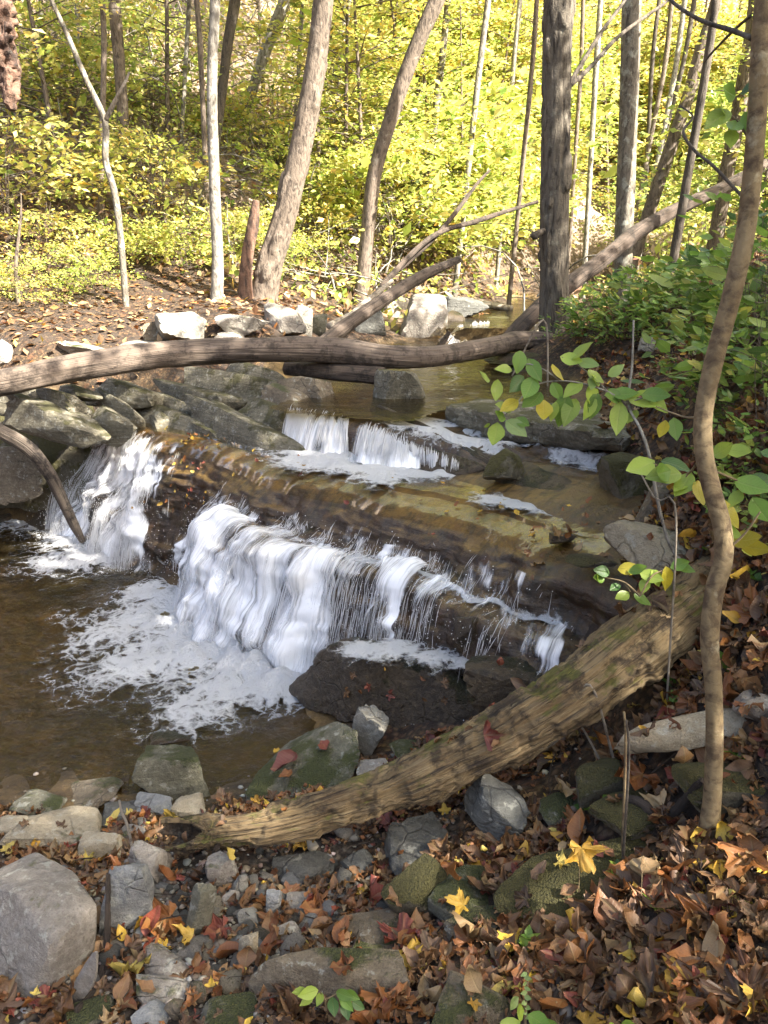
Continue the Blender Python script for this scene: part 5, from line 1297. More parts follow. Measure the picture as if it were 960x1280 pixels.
# long spray of green leaves hanging over the creek
def spray(rng, path, y0, y1, n, size, cols, side=1.0):
    out = []
    for i in range(n):
        f = (i + .5) / n * (len(path) - 1); k = min(int(f), len(path) - 2); g = f - k
        px = path[k][0] * (1 - g) + path[k + 1][0] * g; py = path[k][1] * (1 - g) + path[k + 1][1] * g
        out.append((px + rng.normal(0, 3), py + rng.normal(0, 3), y0 + (y1 - y0) * f / (len(path) - 1), rng.uniform(20, 160), size * rng.uniform(.7, 1.15), rng.choice(cols)))
    return out
r_ = np.random.default_rng(3)
plant('leafy_bush', 'green leafy spray reaching over the creek on a pale arching stem', [
   [(866,712,2.6,2.0),(842,690,2.65,2.2),(825,640,2.7,2.2),(812,570,2.75,2.0),(800,535,2.8,1.9),(785,505,2.85,1.7),(790,460,2.9,1.5),(792,400,2.95,1.2)],
   [(785,505,2.85,1.6),(760,490,2.85,1.4),(730,480,2.85,1.2),(700,476,2.85,1.1),(668,482,2.85,1),(645,505,2.82,.9),(628,522,2.8,.7)],
   [(700,476,2.85,1.1),(680,462,2.85,.9),(660,455,2.85,.8),(640,462,2.85,.6)],[(760,490,2.85,1.2),(740,470,2.87,1),(715,452,2.88,.8),(700,446,2.88,.6)],[(785,505,2.85,1.2),(810,496,2.85,1),(835,505,2.85,.7)]],
  [(612,476,2.82,200,26,'l'),(622,474,2.82,100,30,'l'),(640,462,2.84,190,26,'l'),(650,438,2.86,95,30,'g'),(668,470,2.84,110,40,'g'),(660,448,2.86,60,36,'g'),(655,470,2.85,140,34,'d'),(676,490,2.83,120,40,'g'),(690,478,2.85,60,26,'g'),
   (648,500,2.82,150,34,'y'),(640,512,2.82,190,30,'l'),(632,524,2.8,200,24,'g'),(622,528,2.8,100,38,'l'),(632,526,2.8,30,34,'p'),(610,534,2.8,240,16,'l'),(645,522,2.8,40,24,'g'),
   (690,455,2.87,80,28,'y'),(700,446,2.88,20,30,'l'),(712,448,2.88,330,36,'l'),(722,450,2.87,30,34,'p'),(735,462,2.87,60,28,'l'),(742,470,2.86,110,22,'p'),(680,500,2.83,95,34,'y'),(695,502,2.83,100,28,'l'),
   (708,492,2.84,100,44,'g'),(728,478,2.85,150,32,'l'),(738,480,2.85,80,30,'l'),(746,490,2.85,100,36,'g'),(720,498,2.84,120,40,'l'),(742,494,2.85,110,34,'l'),(760,486,2.86,40,24,'g'),(764,490,2.86,20,36,'g'),(778,500,2.85,350,34,'l'),
   (776,502,2.85,100,46,'l'),(786,500,2.85,20,42,'l'),(800,492,2.85,10,40,'g'),(812,492,2.85,60,36,'l'),(832,525,2.84,100,30,'y'),(842,522,2.84,80,30,'g'),(772,500,2.85,190,30,'g'),(750,480,2.86,200,24,'l'),(760,470,2.87,320,24,'p'),(796,512,2.85,120,24,'l')], 5, mat=B_P, cat='bush')
plant('leafy_bush', 'broad green leaves in front of the bank rocks beside the sapling trunk', [
   [(884,560,2.0,2),(860,592,2.1,1.6),(838,590,2.15,1.2),(815,578,2.2,.8)],[(896,590,1.98,1.8),(920,600,2.0,1.6),(945,612,2.02,1)],[(860,592,2.1,1.2),(852,606,2.1,.8)]],
  [(838,588,2.1,170,42,'g'),(818,576,2.2,150,46,'l'),(826,576,2.2,10,40,'d'),(852,592,2.1,180,48,'l'),(864,590,2.1,110,44,'l'),(872,600,2.08,100,40,'y'),(858,600,2.1,130,30,'l'),
   (918,600,2.0,20,46,'g'),(930,604,2.0,350,40,'d'),(905,625,1.98,80,42,'y'),(925,612,2.0,110,30,'l'),(890,570,2.0,330,34,'l'),(906,562,2.0,10,34,'l'),(940,622,2.0,60,40,'g'),(950,565,2.1,20,34,'d'),(912,675,1.95,0,44,'y'),(925,682,1.95,10,40,'y'),(900,660,1.95,30,30,'l')], 6, cat='bush')
plant('seedling', 'low green seedling with long thin leaves beside the tan bank rock', [
   [(800,745,2.35,1.4),(780,728,2.4,1.2),(755,722,2.45,1)],[(800,745,2.35,1.2),(815,720,2.38,1),(832,712,2.4,.8)],[(780,728,2.4,1),(788,740,2.38,.7)]],
  [(756,722,2.45,180,26,'g'),(750,726,2.45,210,22,'l'),(762,716,2.45,200,24,'d'),(772,712,2.44,350,30,'y'),(785,715,2.42,340,28,'g'),(800,716,2.4,20,30,'l'),(815,712,2.4,60,26,'l'),(832,708,2.4,80,34,'y'),(838,710,2.4,340,26,'g'),(786,740,2.38,150,26,'l'),(792,742,2.38,40,26,'g'),(808,722,2.4,110,22,'l'),(775,730,2.42,150,18,'d'),(846,706,2.4,20,24,'g')], 7, cat='seedling')
plant('seedling', 'small green lobed seedling in front of the broad brown slab', [
   [(408,1262,1.42,1.4),(406,1248,1.42,1.2),(400,1240,1.42,1)],[(406,1250,1.42,1),(425,1240,1.42,.8)],[(406,1250,1.42,1),(385,1238,1.42,.8)]],
  [(398,1238,1.42,180,28,'l'),(392,1242,1.42,140,22,'l'),(402,1240,1.42,100,18,'l'),(420,1240,1.42,350,26,'g'),(424,1244,1.42,40,26,'g'),(415,1246,1.42,80,24,'d'),(430,1240,1.42,20,22,'g'),(428,1250,1.42,70,24,'d'),(385,1240,1.42,210,22,'l'),(440,1252,1.42,30,20,'d')], 8, cat='seedling')
plant('flowering_weed', 'pale green flower spike with broad leaves at the bottom edge', [
   [(656,1292,1.30,2),(657,1255,1.30,1.6),(660,1222,1.31,1.0),(658,1212,1.31,.6)]],
  [(655,1262,1.30,200,30,'l'),(648,1246,1.3,160,24,'p'),(660,1268,1.3,20,36,'g'),(650,1276,1.3,150,40,'l'),(668,1278,1.3,10,44,'g')] +
  [(657 + (-1) ** i * 2, 1216 + i * 6, 1.3, 0 if i % 2 else 180, 10, 'p') for i in range(10)], 9, cat='weed')
plant('seedling', 'bright green leaf tips at the bottom right of the flower spike', [[(772,1300,1.28,1.6),(778,1285,1.28,1.2)]],
  [(775,1284,1.28,330,34,'l'),(780,1286,1.28,20,34,'g'),(770,1286,1.28,200,30,'l')], 10, cat='seedling')
for i, (px, py, lab) in enumerate([(650,1190,'tuft of small dark green leaves under the mossy ridge'),(735,1020,'tiny green clover tuft above the mossy ridge'),(760,1010,'tiny clover tuft right of the dry twigs'),(838,865,'green clover patch below the rotten log root end'),(845,885,'low leafy clump above the long tan slab'),(822,800,'small green leaf cluster on the rotten log'),(915,950,'small green tuft right of the sapling base'),(910,845,'tiny dark tuft right of the sapling trunk'),(820,1150,'tiny green sprouts in the brown leaves'),(772,1105,'pair of tiny sprouts beside the curled upright leaf'),(880,700,'low green clump behind the crooked sapling'),(936,735,'low green clump at right edge of the bank')]):
    g = Pg(px, py); rr = np.random.default_rng(100 + i)
    e = empty('seedling', g, lab, 'seedling', None)
    for q in range(3):
        a = rr.uniform(0, 6.28); h = rr.uniform(.02, .05)
        Qs = spline(np.array([np.append(g - (0, 0, .01), .0015), np.append(g + np.array((math.cos(a) * .02, math.sin(a) * .02, h)), .001)]), 4)
        Vs, Fs, us = tube(Qs[:, :3], Qs[:, 3], 4); cpart(MB().add(Vs, Fs, us), 'stem', B_S, e)
        for w in range(4):
            b = a + w * 1.57 + rr.normal(0, .3)
            leaf_obj(e, Qs[-1, :3], (math.cos(b), math.sin(b), .25), (rr.normal(0, .3), rr.normal(0, .3), 1), rr.uniform(.022, .04), np.array(PAL[rr.choice(list('gdgl'))]), w, asp=1.2)
# big maple leaf cluster up by the sapling
plant('leafy_branch', 'drooping green maple leaves left of the upper sapling trunk', [[(940,180,1.98,2),(920,150,2.0,1.4),(905,140,2.02,1)]],
  [(920,120,2.0,190,36,'g'),(912,138,2.0,150,44,'l'),(922,150,2.0,120,40,'g'),(908,145,2.0,200,34,'l'),(930,140,2.0,60,34,'g'),(925,118,2.0,340,30,'d'),(915,160,2.0,100,34,'l')], 14, cat='branch')

# ------------------------------------------------------------------ right bank shrubs (copies of three kinds, each its own thing)
def make_shrub(name, label, cat, group, h, nb, nl, leaf, cols, w, mat, tmpl, seed, spread=.6, flat=.8, bark=None):
    """a bush: a few stems, side twigs held level, leaves in sprays along the twigs"""
    rng = np.random.default_rng(seed)
    e = empty(name, (0, 0, 0), label, cat, group)
    b = MB(); P_, A_, Z_, S_, = [], [], [], []
    for i in range(nb):
        a = rng.uniform(0, 6.28); ln = h * rng.uniform(.35, .75) * spread; z0 = h * rng.uniform(.15, .95)
        d = np.array((math.cos(a), math.sin(a), rng.uniform(.0, .5)))
        root = np.array((rng.normal(0, .03 * h), rng.normal(0, .03 * h), z0 * .72))
        tip = root + d * ln; tip[2] -= ln * .15
        Q = spline(np.array([root, (root + tip) / 2 + np.array((0, 0, ln * .08)), tip]), 8)
        V, F, u = tube(Q, np.linspace(.008, .002, 8) * h * .35, 4); b.add(V, F, u)
        m = max(int(nl / nb), 3)
        f = rng.uniform(.2, 1.05, m) ** .8; c = np.stack([np.interp(f, np.linspace(0, 1, 8), Q[:, k]) for k in range(3)], -1)
        lat = np.cross(d, (0, 0, 1.0)); lat /= np.linalg.norm(lat)
        sd = rng.normal(0, .22 * ln, m) * (1.1 - .5 * f)
        p = c + lat * sd[:, None] + rng.normal(0, 1, (m, 3)) * np.array((.06, .06, .05)) * ln
        P_.append(p); A_.append(d + lat * np.sign(sd)[:, None] * .8 + rng.normal(0, .5, (m, 3)) - np.array((0, 0, .25)))
        Z_.append(np.array((0, 0, flat)) + rng.normal(0, .42, (m, 3))); S_.append(rng.lognormal(-.1, .35, m) * leaf)
    for i in range(3):
        t = np.array((rng.normal(0, .12 * h), rng.normal(0, .12 * h), h * .85))
        Q = spline(np.array([(rng.normal(0, .02), rng.normal(0, .02), -.1), t * .5 + rng.normal(0, .03, 3), t]), 8)
        V, F, u = tube(Q, np.linspace(.011, .003, 8) * h * .4, 5); b.add(V, F, u)
    b.build('stems', bark or B_C, e)
    P_, A_, Z_, S_ = map(np.concatenate, (P_, A_, Z_, S_))
    V, F, u, c = batch_leaves(tmpl, P_, A_, Z_, S_, palette(len(P_), cols, w, rng))
    MB().add(V, F, u, c).build('foliage', mat, e)
    return e
protoR = [make_shrub('shrub', 'green leafy shrub on the right creek bank', 'shrub', 'green shrubs on the right bank', .95, 16, 190, .125, GR, [.25, .35, .12, .2, .08], LMAT['green'], leaf_template(OVATE[::2] + [OVATE[-1]], .15, .5), 200 + i, 1.1) for i in range(3)]
rs = np.random.default_rng(5)
RB = [(740,425,.5),(770,415,.55),(800,408,.6),(830,410,.6),(862,400,.62),(728,412,.42),(790,432,.45),(830,432,.45),(858,428,.5),(705,432,.32),(935,425,.6),(958,450,.7),(915,440,.5),(942,500,.6),(952,540,.55),(922,525,.4),(930,405,.65),(958,390,.7),(885,385,.6),(840,385,.55),(800,385,.5),(960,490,.45),(912,600,.3),(765,440,.36),(955,600,.34),(928,640,.26),(952,690,.28),(905,545,.3),(868,470,.34),(892,515,.28),(940,455,.5)]
for i, (px, py, s) in enumerate(RB):
    g = Pg(px, py); e = protoR[i % 3]
    if i >= 3: e = copy_tree(e, g, rs.uniform(0, 6.28), s)
    else: e.location = g; e.scale = (s, s, s)

# ------------------------------------------------------------------ understory of the sunlit slope
YG2 = [(.56, .52, .13), (.46, .51, .11), (.32, .41, .08), (.66, .60, .25), (.17, .25, .05), (.66, .46, .10)]
protoH = [make_shrub('understory_shrub', 'yellow green leafy shrub in the sunlit wood behind the creek', 'shrub', 'yellow green shrubs of the wood', 2.2, 34, 2000, .105, YG2, w, FOL['yg'], DIAMOND, 400 + i, 1.15, .75) for i, w in enumerate([[.3, .3, .2, .1, .05, .05], [.15, .3, .3, .1, .15, 0], [.35, .2, .1, .25, .02, .12], [.2, .35, .2, .15, .1, .02]])]
PX = []
rg = np.random.default_rng(9)
for i in range(145):
    if i < 95: PX.append((rg.uniform(-40, 640), rg.uniform(60, 345), rg.uniform(.5, 1.15)))
    else: PX.append((rg.uniform(520, 1010), rg.uniform(120, 335), rg.uniform(.7, 1.4)))
nput = 0
for px, py, s in PX:
    g = Pg(px, py)
    if g[1] < 10.2 or g[1] > 60 or (abs(g[0] - 1.15 - (g[1] - 10) * .38) < 1.0 and g[1] < 22): continue
    dens = 1.0 if px > 430 else .8
    if px < 440 and rg.random() < (.8 if py < 250 else .62): continue
    if px < 440: s *= .8
    s *= (.6 + g[1] / 30)
    e = protoH[nput % 4]
    if nput >= 4: copy_tree(e, g, rg.uniform(0, 6.28), s, (rg.normal(0, .12), rg.normal(0, .12)))
    else: e.location = g; e.scale = (s, s, s)
    nput += 1
# taller understory trees: slim trunk and level yellow sprays
def make_small_tree(seed, h, nb, nl, leaf, w):
    rng = np.random.default_rng(seed)
    e = empty('understory_tree', (0, 0, 0), 'slim yellow leaved understory tree with level sprays', 'tree', 'slim yellow understory trees')
    Q = spline(np.array([(0, 0, -.3), (rng.normal(0, .1), rng.normal(0, .1), h * .4), (rng.normal(0, .3), rng.normal(0, .3), h)]), 30)
    V, F, u = tube(Q, np.linspace(.045, .012, 30) * h / 5, 7); MB().add(V, F, u).build('trunk', B_C, e)
    b = MB(); P_, A_, Z_, S_ = [], [], [], []
    for i in range(nb):
        f0 = rng.uniform(.18, .98); r0 = np.array([np.interp(f0, np.linspace(0, 1, 30), Q[:, k]) for k in range(3)])
        a = rng.uniform(0, 6.28); ln = h * rng.uniform(.2, .42) * (1.1 - .5 * f0)
        d = np.array((math.cos(a), math.sin(a), rng.uniform(.05, .4))); tip = r0 + d * ln - np.array((0, 0, .12 * ln))
        q = spline(np.array([r0, (r0 + tip) / 2 + np.array((0, 0, .07 * ln)), tip]), 8)
        V, F, u = tube(q, np.linspace(.012, .003, 8) * h / 5, 4); b.add(V, F, u)
        m = nl // nb; f = rng.uniform(.15, 1.05, m) ** .7; c = np.stack([np.interp(f, np.linspace(0, 1, 8), q[:, k]) for k in range(3)], -1)
        lat = np.array((-d[1], d[0], 0)); sd = rng.normal(0, .24 * ln, m) * (1.1 - .6 * f)
        P_.append(c + lat * sd[:, None] + rng.normal(0, 1, (m, 3)) * np.array((.03, .03, .035)) * ln)
        A_.append(d + lat * np.sign(sd)[:, None] * .8 + rng.normal(0, .4, (m, 3)) - np.array((0, 0, .2)))
        Z_.append(np.array((0, 0, 1.0)) + rng.normal(0, .38, (m, 3))); S_.append(rng.lognormal(-.05, .35, m) * leaf)
    b.build('branch', B_C, e)
    P_, A_, Z_, S_ = map(np.concatenate, (P_, A_, Z_, S_))
    V, F, u, c = batch_leaves(DIAMOND, P_, A_, Z_, S_, palette(len(P_), YG2, w, rng)); MB().add(V, F, u, c).build('crown', FOL['yg'], e)
    return e
protoT = [make_small_tree(600 + i, 6.0, 44, 3400, .105, w) for i, w in enumerate([[.35, .25, .1, .25, .03, .1], [.25, .35, .2, .1, .08, .02], [.3, .2, .1, .25, .0, .2]])]
for px, py, s in [(30,385,.3),(120,372,.3),(60,345,.45),(160,340,.4),(235,345,.4),(370,350,.35),(385,330,.5)]:
    g = Pg(px, py); copy_tree(protoH[nput % 4], g, rg.uniform(0, 6.28), s); nput += 1
TT = [(455,325),(430,300),(500,300),(545,315),(580,330),(620,300),(650,320),(700,300),(740,310),(760,280),(820,290),(860,260),(720,240),(660,230),(600,240),(545,240),(480,230),(820,210),(900,220),(960,250),(760,200),(690,180),(620,170),(560,160),(400,290),(300,300),(230,320),(120,330),(60,330),(20,250),(80,240),(340,240),(260,230),(210,200),(960,170),(860,160),(800,240),(930,310),(390,200),(330,130),(30,150),(110,120),(640,140),(740,150),(520,110)]
for i, (px, py) in enumerate(TT):
    g = Pg(px, py)
    if g[1] < 10.5 or (px < 430 and i % 3): continue
    if abs(g[0] - 1.15 - (g[1] - 10) * .38) < .9 and g[1] < 22: continue
    s = (.5 + g[1] / 42) * rg.uniform(.8, 1.15); e = protoT[i % 3]
    if i >= 3: copy_tree(e, g, rg.uniform(0, 6.28), s, (rg.normal(0, .06), rg.normal(0, .06)))
    else: e.location = g; e.scale = (s, s, s)
# low leaves, bare brush and the far wood as single masses
n = 42000
px = rg.uniform(-80, 1040, n); py = rg.uniform(40, 400, n)
ys = rg.uniform(10.3, 48, n) ** 1.0; xs = (px - 480) / FPX * ys * 1.02
k = ~((np.abs(xs - 1.15 - (ys - 10) * .38) < .9) & (ys < 24)); xs, ys = xs[k], ys[k]
P = np.stack([xs, ys, H(xs, ys) + np.abs(rg.normal(0, .22, len(xs))) + .03], -1)
V, F, u, c = batch_leaves(DIAMOND, P, rvec(len(P), rg), rg.normal(0, .5, (len(P), 3)) + np.array((0, -.3, 1)), rg.uniform(.07, .17, len(P)), palette(len(P), YG2 + [(.36, .22, .13), (.6, .45, .32)], [.2, .2, .12, .1, .08, .03, .15, .12], rg))
MB().add(V, F, u, c).build('undergrowth', FOL['yg'])['kind'] = 'stuff'
n = 2600
ys = rg.uniform(11, 34, n); xs = rg.uniform(-.6, .22, n) * ys
k = ~((xs > .5) & (xs < 1.2 + (ys - 9) * .33) & (ys < 24)); xs, ys = xs[k], ys[k]; n = len(xs)
p0 = np.stack([xs, ys, H(xs, ys) + rg.uniform(0, .3, n)], -1); d = rvec(n, rg); d[:, 2] = np.abs(d[:, 2]) * .9; L = rg.uniform(.5, 2.2, n)
f = np.linspace(0, 1, 6)
Pt = p0[:, None] + d[:, None] * (L[:, None] * f)[..., None] + rg.normal(0, .12, (n, 1, 3)) * (f * (1 - f) * 4)[None, :, None] * L[:, None, None] + np.array((0, 0, -.5)) * ((f ** 2)[None] * L[:, None] * rg.uniform(0, .6, (n, 1)))[..., None]
V, F, u = batch_tubes(Pt, rg.uniform(.006, .02, (n, 1)) * np.linspace(1, .35, 6)[None], 4)
MB().add(V, F, u).build('brushwood', B_P)['kind'] = 'stuff'
# ------------------------------------------------------------------ shade: the canopy of the wood behind and right of the viewer
cb = MB(); rc = np.random.default_rng(31)
CAN = [(4.5,-1.0,7.0,2.2),(6.5,-3.2,8.0,2.4),(8.0,-.5,9.0,2.4),(5.5,1.8,7.5,2.2),(7.8,2.4,9.0,2.4),(9.5,-3.0,10.5,2.5),(10.5,.5,11.0,2.5),(4.0,-4.0,7.5,2.2),(6.2,4.6,7.8,2.0),(9.6,4.2,10.0,2.4),(12.0,-2.0,12.0,2.6),(3.0,1.0,6.8,1.8),(7.0,-6.0,9.0,2.3)]
for x, y, z, R in CAN:
    nn = 2300; C = rvec(20, rc) * (rc.random((20, 1)) ** .4) * np.array((R, R, R * .55)); i = rc.integers(0, 20, nn)
    P = np.array((x, y, z)) + C[i] + rc.normal(0, 1, (nn, 3)) * np.array((.5, .5, .22))
    V, F, u, c = batch_leaves(DIAMOND, P, rvec(nn, rc), rc.normal(0, .5, (nn, 3)) + np.array((0, 0, 1)), rc.uniform(.12, .22, nn), palette(nn, YG, YW, rc)); cb.add(V, F, u, c)
tag(cb.build('forest_canopy', FOL['yg']), kind='stuff')
cb = MB()
for x, y, z, R in CAN:
    b0 = np.array((x * 1.08, y * 1.05 - .4, 0.)); b0[2] = hz(b0[0], b0[1]) - .2
    Q = spline(np.array([b0, (b0 + (x, y, z)) / 2, (x, y, z + 1)]), 14); V, F, u = tube(Q, np.linspace(.16, .05, 14), 8); cb.add(V, F, u)
tag(cb.build('forest_trunks', B_C), kind='stuff')

# ------------------------------------------------------------------ fallen leaves
LT_ = [leaf_template(OVATE, .2, 1.0, .4, .14, 1), leaf_template(OVATE, .25, 2.0, .8, .10, 2), lobed_template(LOBES5, .25, .8, .16, 3), lobed_template(LOBES5, .45, 1.8, .2, 4),
       leaf_template(OVATE, .5, .6, .9, .15, 5), lobed_template(LOBES5, .1, -.8, .2, 6), leaf_template(OVATE, .3, 3.0, .2, .1, 7), lobed_template(LOBES5[1:4], .3, 1.3, .2, 8)]
LK = {
 'brown': [(0, (.07, .034, .015)), (.4, (.145, .07, .028)), (.7, (.20, .105, .046)), (1, (.11, .062, .034))],
 'rust': [(0, (.16, .052, .013)), (.5, (.25, .095, .022)), (1, (.19, .072, .024))],
 'yellow': [(0, (.55, .36, .04)), (.5, (.48, .27, .03)), (1, (.52, .40, .09))],
 'tan': [(0, (.28, .17, .072)), (.5, (.23, .13, .052)), (1, (.32, .22, .11))],
 'red': [(0, (.17, .035, .022)), (.5, (.23, .055, .03)), (1, (.13, .035, .028))]}
LMB = {k: leaf_mat('dead_leaf_' + k, False, var=v, trans=.12, rough=.55, spots=.45) for k, v in LK.items()}
LGRP = {'brown': ('dull brown curled leaf in the leaf litter of the bank', 'brown fallen leaves'), 'rust': ('rusty orange fallen leaf in the leaf litter of the bank', 'rusty fallen leaves'),
        'yellow': ('yellow fallen leaf lying on the bank', 'yellow fallen leaves'), 'tan': ('pale tan dry leaf lying on the bank', 'tan fallen leaves'), 'red': ('dark red fallen leaf lying on the bank', 'dark red fallen leaves')}
KEYS = ['brown', 'rust', 'yellow', 'tan', 'red']
rl = np.random.default_rng(77)
dg = bpy.context.evaluated_depsgraph_get(); dg.update()
def drop(x, y, ztop=3.0):
    """height and normal of whatever solid lies under (x, y)"""
    z = ztop
    for _ in range(5):
        hit, loc, nr, _i, ob, _m = scene.ray_cast(dg, Vector((x, y, z)), Vector((0, 0, -1)))
        if not hit: return None
        b = ob.parent.name if ob.parent else ob.name
        if ob.name.split('.')[0] in ('foliage', 'stems', 'leaf', 'stem', 'foam', 'water_strands', 'waterfall', 'veil', 'crown', 'branch') or b.startswith(('sapling', 'seedling', 'leafy', 'flower', 'shrub')):
            z = loc.z - .004; continue
        return loc, nr, ob.name
    return None
n = 30000
lx = np.concatenate([rl.uniform(-1.7, 2.6, n), rl.uniform(.6, 4.6, n // 2)]); ly = np.concatenate([rl.uniform(1.05, 3.4, n), rl.uniform(2.5, 10.5, n // 2)])
lz = H(lx, ly)
dd = (ly * CP - (lz - CAM_H) * SP); sx_ = 480 + FPX * lx / dd
inside = (sx_ > -60) & (sx_ < 1020)
shore = np.interp(lx, [-1.7, -1.3, -.8, -.55, .5, .8, 1.0, 1.2, 1.5, 1.9, 2.4], [2.62, 2.72, 2.8, 2.82, 2.9, 2.7, 2.8, 4.2, 5.4, 8, 11])
onbank = (ly < shore) | (lx > np.interp(ly, [2.7, 3.2, 4.2, 5.4, 8, 11], [1.0, 1.15, 1.3, 1.6, 2.0, 2.7]))
gv = np.exp(-((lx + .75) / .75) ** 2 - ((ly - 1.95) / .6) ** 2)
keep = inside & onbank & (rl.random(len(lx)) > gv * .85) & (lz > .03)
lx, ly, lz = lx[keep], ly[keep], lz[keep]
size = rl.lognormal(math.log(.046), .36, len(lx)); size = np.clip(size, .02, .09) * (1 + .12 * sstep(.0, .5, lx) * (ly < 2.6))
kind = rl.choice(5, len(lx), p=[.56, .2, .06, .11, .07])
proj = size / (ly * CP - (lz - CAM_H) * SP)
sx2 = 480 + FPX * lx / (ly * CP - (lz - CAM_H) * SP); sy2 = 640 - FPX * (ly * SP + (lz - CAM_H) * CP) / (ly * CP - (lz - CAM_H) * SP)
vis = (sx2 > 0) & (sx2 < 960) & (sy2 > 0) & (sy2 < 1280)
order = np.argsort(-proj * vis * (1 + .5 * rl.random(len(lx))))
big = order[:264]; rest = order[264:]
lmesh = {}
for k in KEYS:
    for t, (V, F, U) in enumerate(LT_):
        o = MB().add(V, F, U).build('fallen_leaf', LMB[k]); lmesh[k, t] = o.data; bpy.data.objects.remove(o)
def lay_leaf(mesh, loc, nr, size, yaw, tilt, label, cat='leaf', group=None, name='fallen_leaf', lift=.004):
    o = bpy.data.objects.new(name, mesh); COL.objects.link(o)
    q = Vector((0, 0, 1)).rotation_difference(Vector(nr)).to_matrix() @ Matrix.Rotation(yaw, 3, 'Z') @ Matrix.Rotation(tilt[0], 3, 'X') @ Matrix.Rotation(tilt[1], 3, 'Y')
    o.matrix_world = Matrix.Translation(Vector(loc) + Vector(nr) * lift) @ q.to_4x4() @ Matrix.Diagonal((size, size, size, 1))
    return tag(o, label, cat, group)
for i in big:
    h = drop(lx[i], ly[i], lz[i] + .7)
    if h is None or h[1].z < .25 or (h[2].startswith(('boulder', 'rock', 'trunk', 'rim')) and rl.random() < .97): continue
    k = KEYS[kind[i]]; lb, gp = LGRP[k]
    lay_leaf(lmesh[k, int(rl.integers(0, 8))], h[0], h[1], size[i] * 1.15, rl.uniform(0, 6.28), rl.normal(0, .26, 2), lb, 'leaf', gp, lift=.017)
cols = [np.array([c for _, c in LK[k]]) for k in KEYS]
rest = rest[:14000]; C = np.array([cols[kind[i]][rl.integers(0, len(cols[kind[i]]))] for i in rest]) * rl.uniform(.65, 1.2, (len(rest), 1))
ok, PZ, NZ = [], [], []
for j, i in enumerate(rest):
    h = drop(lx[i], ly[i], lz[i] + .6) if (j < 7000) else (Vector((lx[i], ly[i], lz[i] + .012)), Vector((0, 0, 1)), '')
    if h is None or h[1].z < .3 or (h[2].startswith(('boulder', 'rock', 'trunk')) and rl.random() < .97): continue
    ok.append(j); PZ.append(h[0]); NZ.append(h[1])
ok = np.array(ok); PZ = np.array(PZ); NZ = np.array(NZ)
mlit = leaf_mat('leaf_litter', True, trans=.12, rough=.6, spots=.4)
lm = MB(); ti = rl.integers(0, 9, len(ok))
for t in range(9):
    s = ti == t
    if not s.any(): continue
    tp = LT_[t] if t < 8 else LT_[0]
    V, F, u, c = batch_leaves(tp, PZ[s] + NZ[s] * rl.uniform(.0, .016, (s.sum(), 1)), rvec(s.sum(), rl) * np.array((1, 1, .25)), NZ[s] + rl.normal(0, .26, (s.sum(), 3)), size[rest][ok][s], C[ok][s])
    lm.add(V, F, u, c)
lm.build('leaf_litter', mlit)['kind'] = 'stuff'
# litter on the far left bank and hill foot
n = 9000; fx = rl.uniform(-6.5, 2, n); fy = rl.uniform(7.2, 16, n); fz = H(fx, fy)
k = (fz > 1.4) | (fx < -2.2); fx, fy, fz = fx[k], fy[k], fz[k]; n = len(fx)
V, F, u, c = batch_leaves(DIAMOND, np.stack([fx, fy, fz + .015], -1), rvec(n, rl) * np.array((1, 1, .3)), rl.normal(0, .4, (n, 3)) + np.array((0, 0, 1)), rl.uniform(.05, .13, n), palette(n, [(.2, .1, .045), (.3, .17, .08), (.12, .06, .03), (.4, .28, .16), (.33, .13, .04), (.45, .33, .05)], [.3, .25, .2, .12, .08, .05], rl))
MB().add(V, F, u, c).build('leaf_litter', mlit)['kind'] = 'stuff'
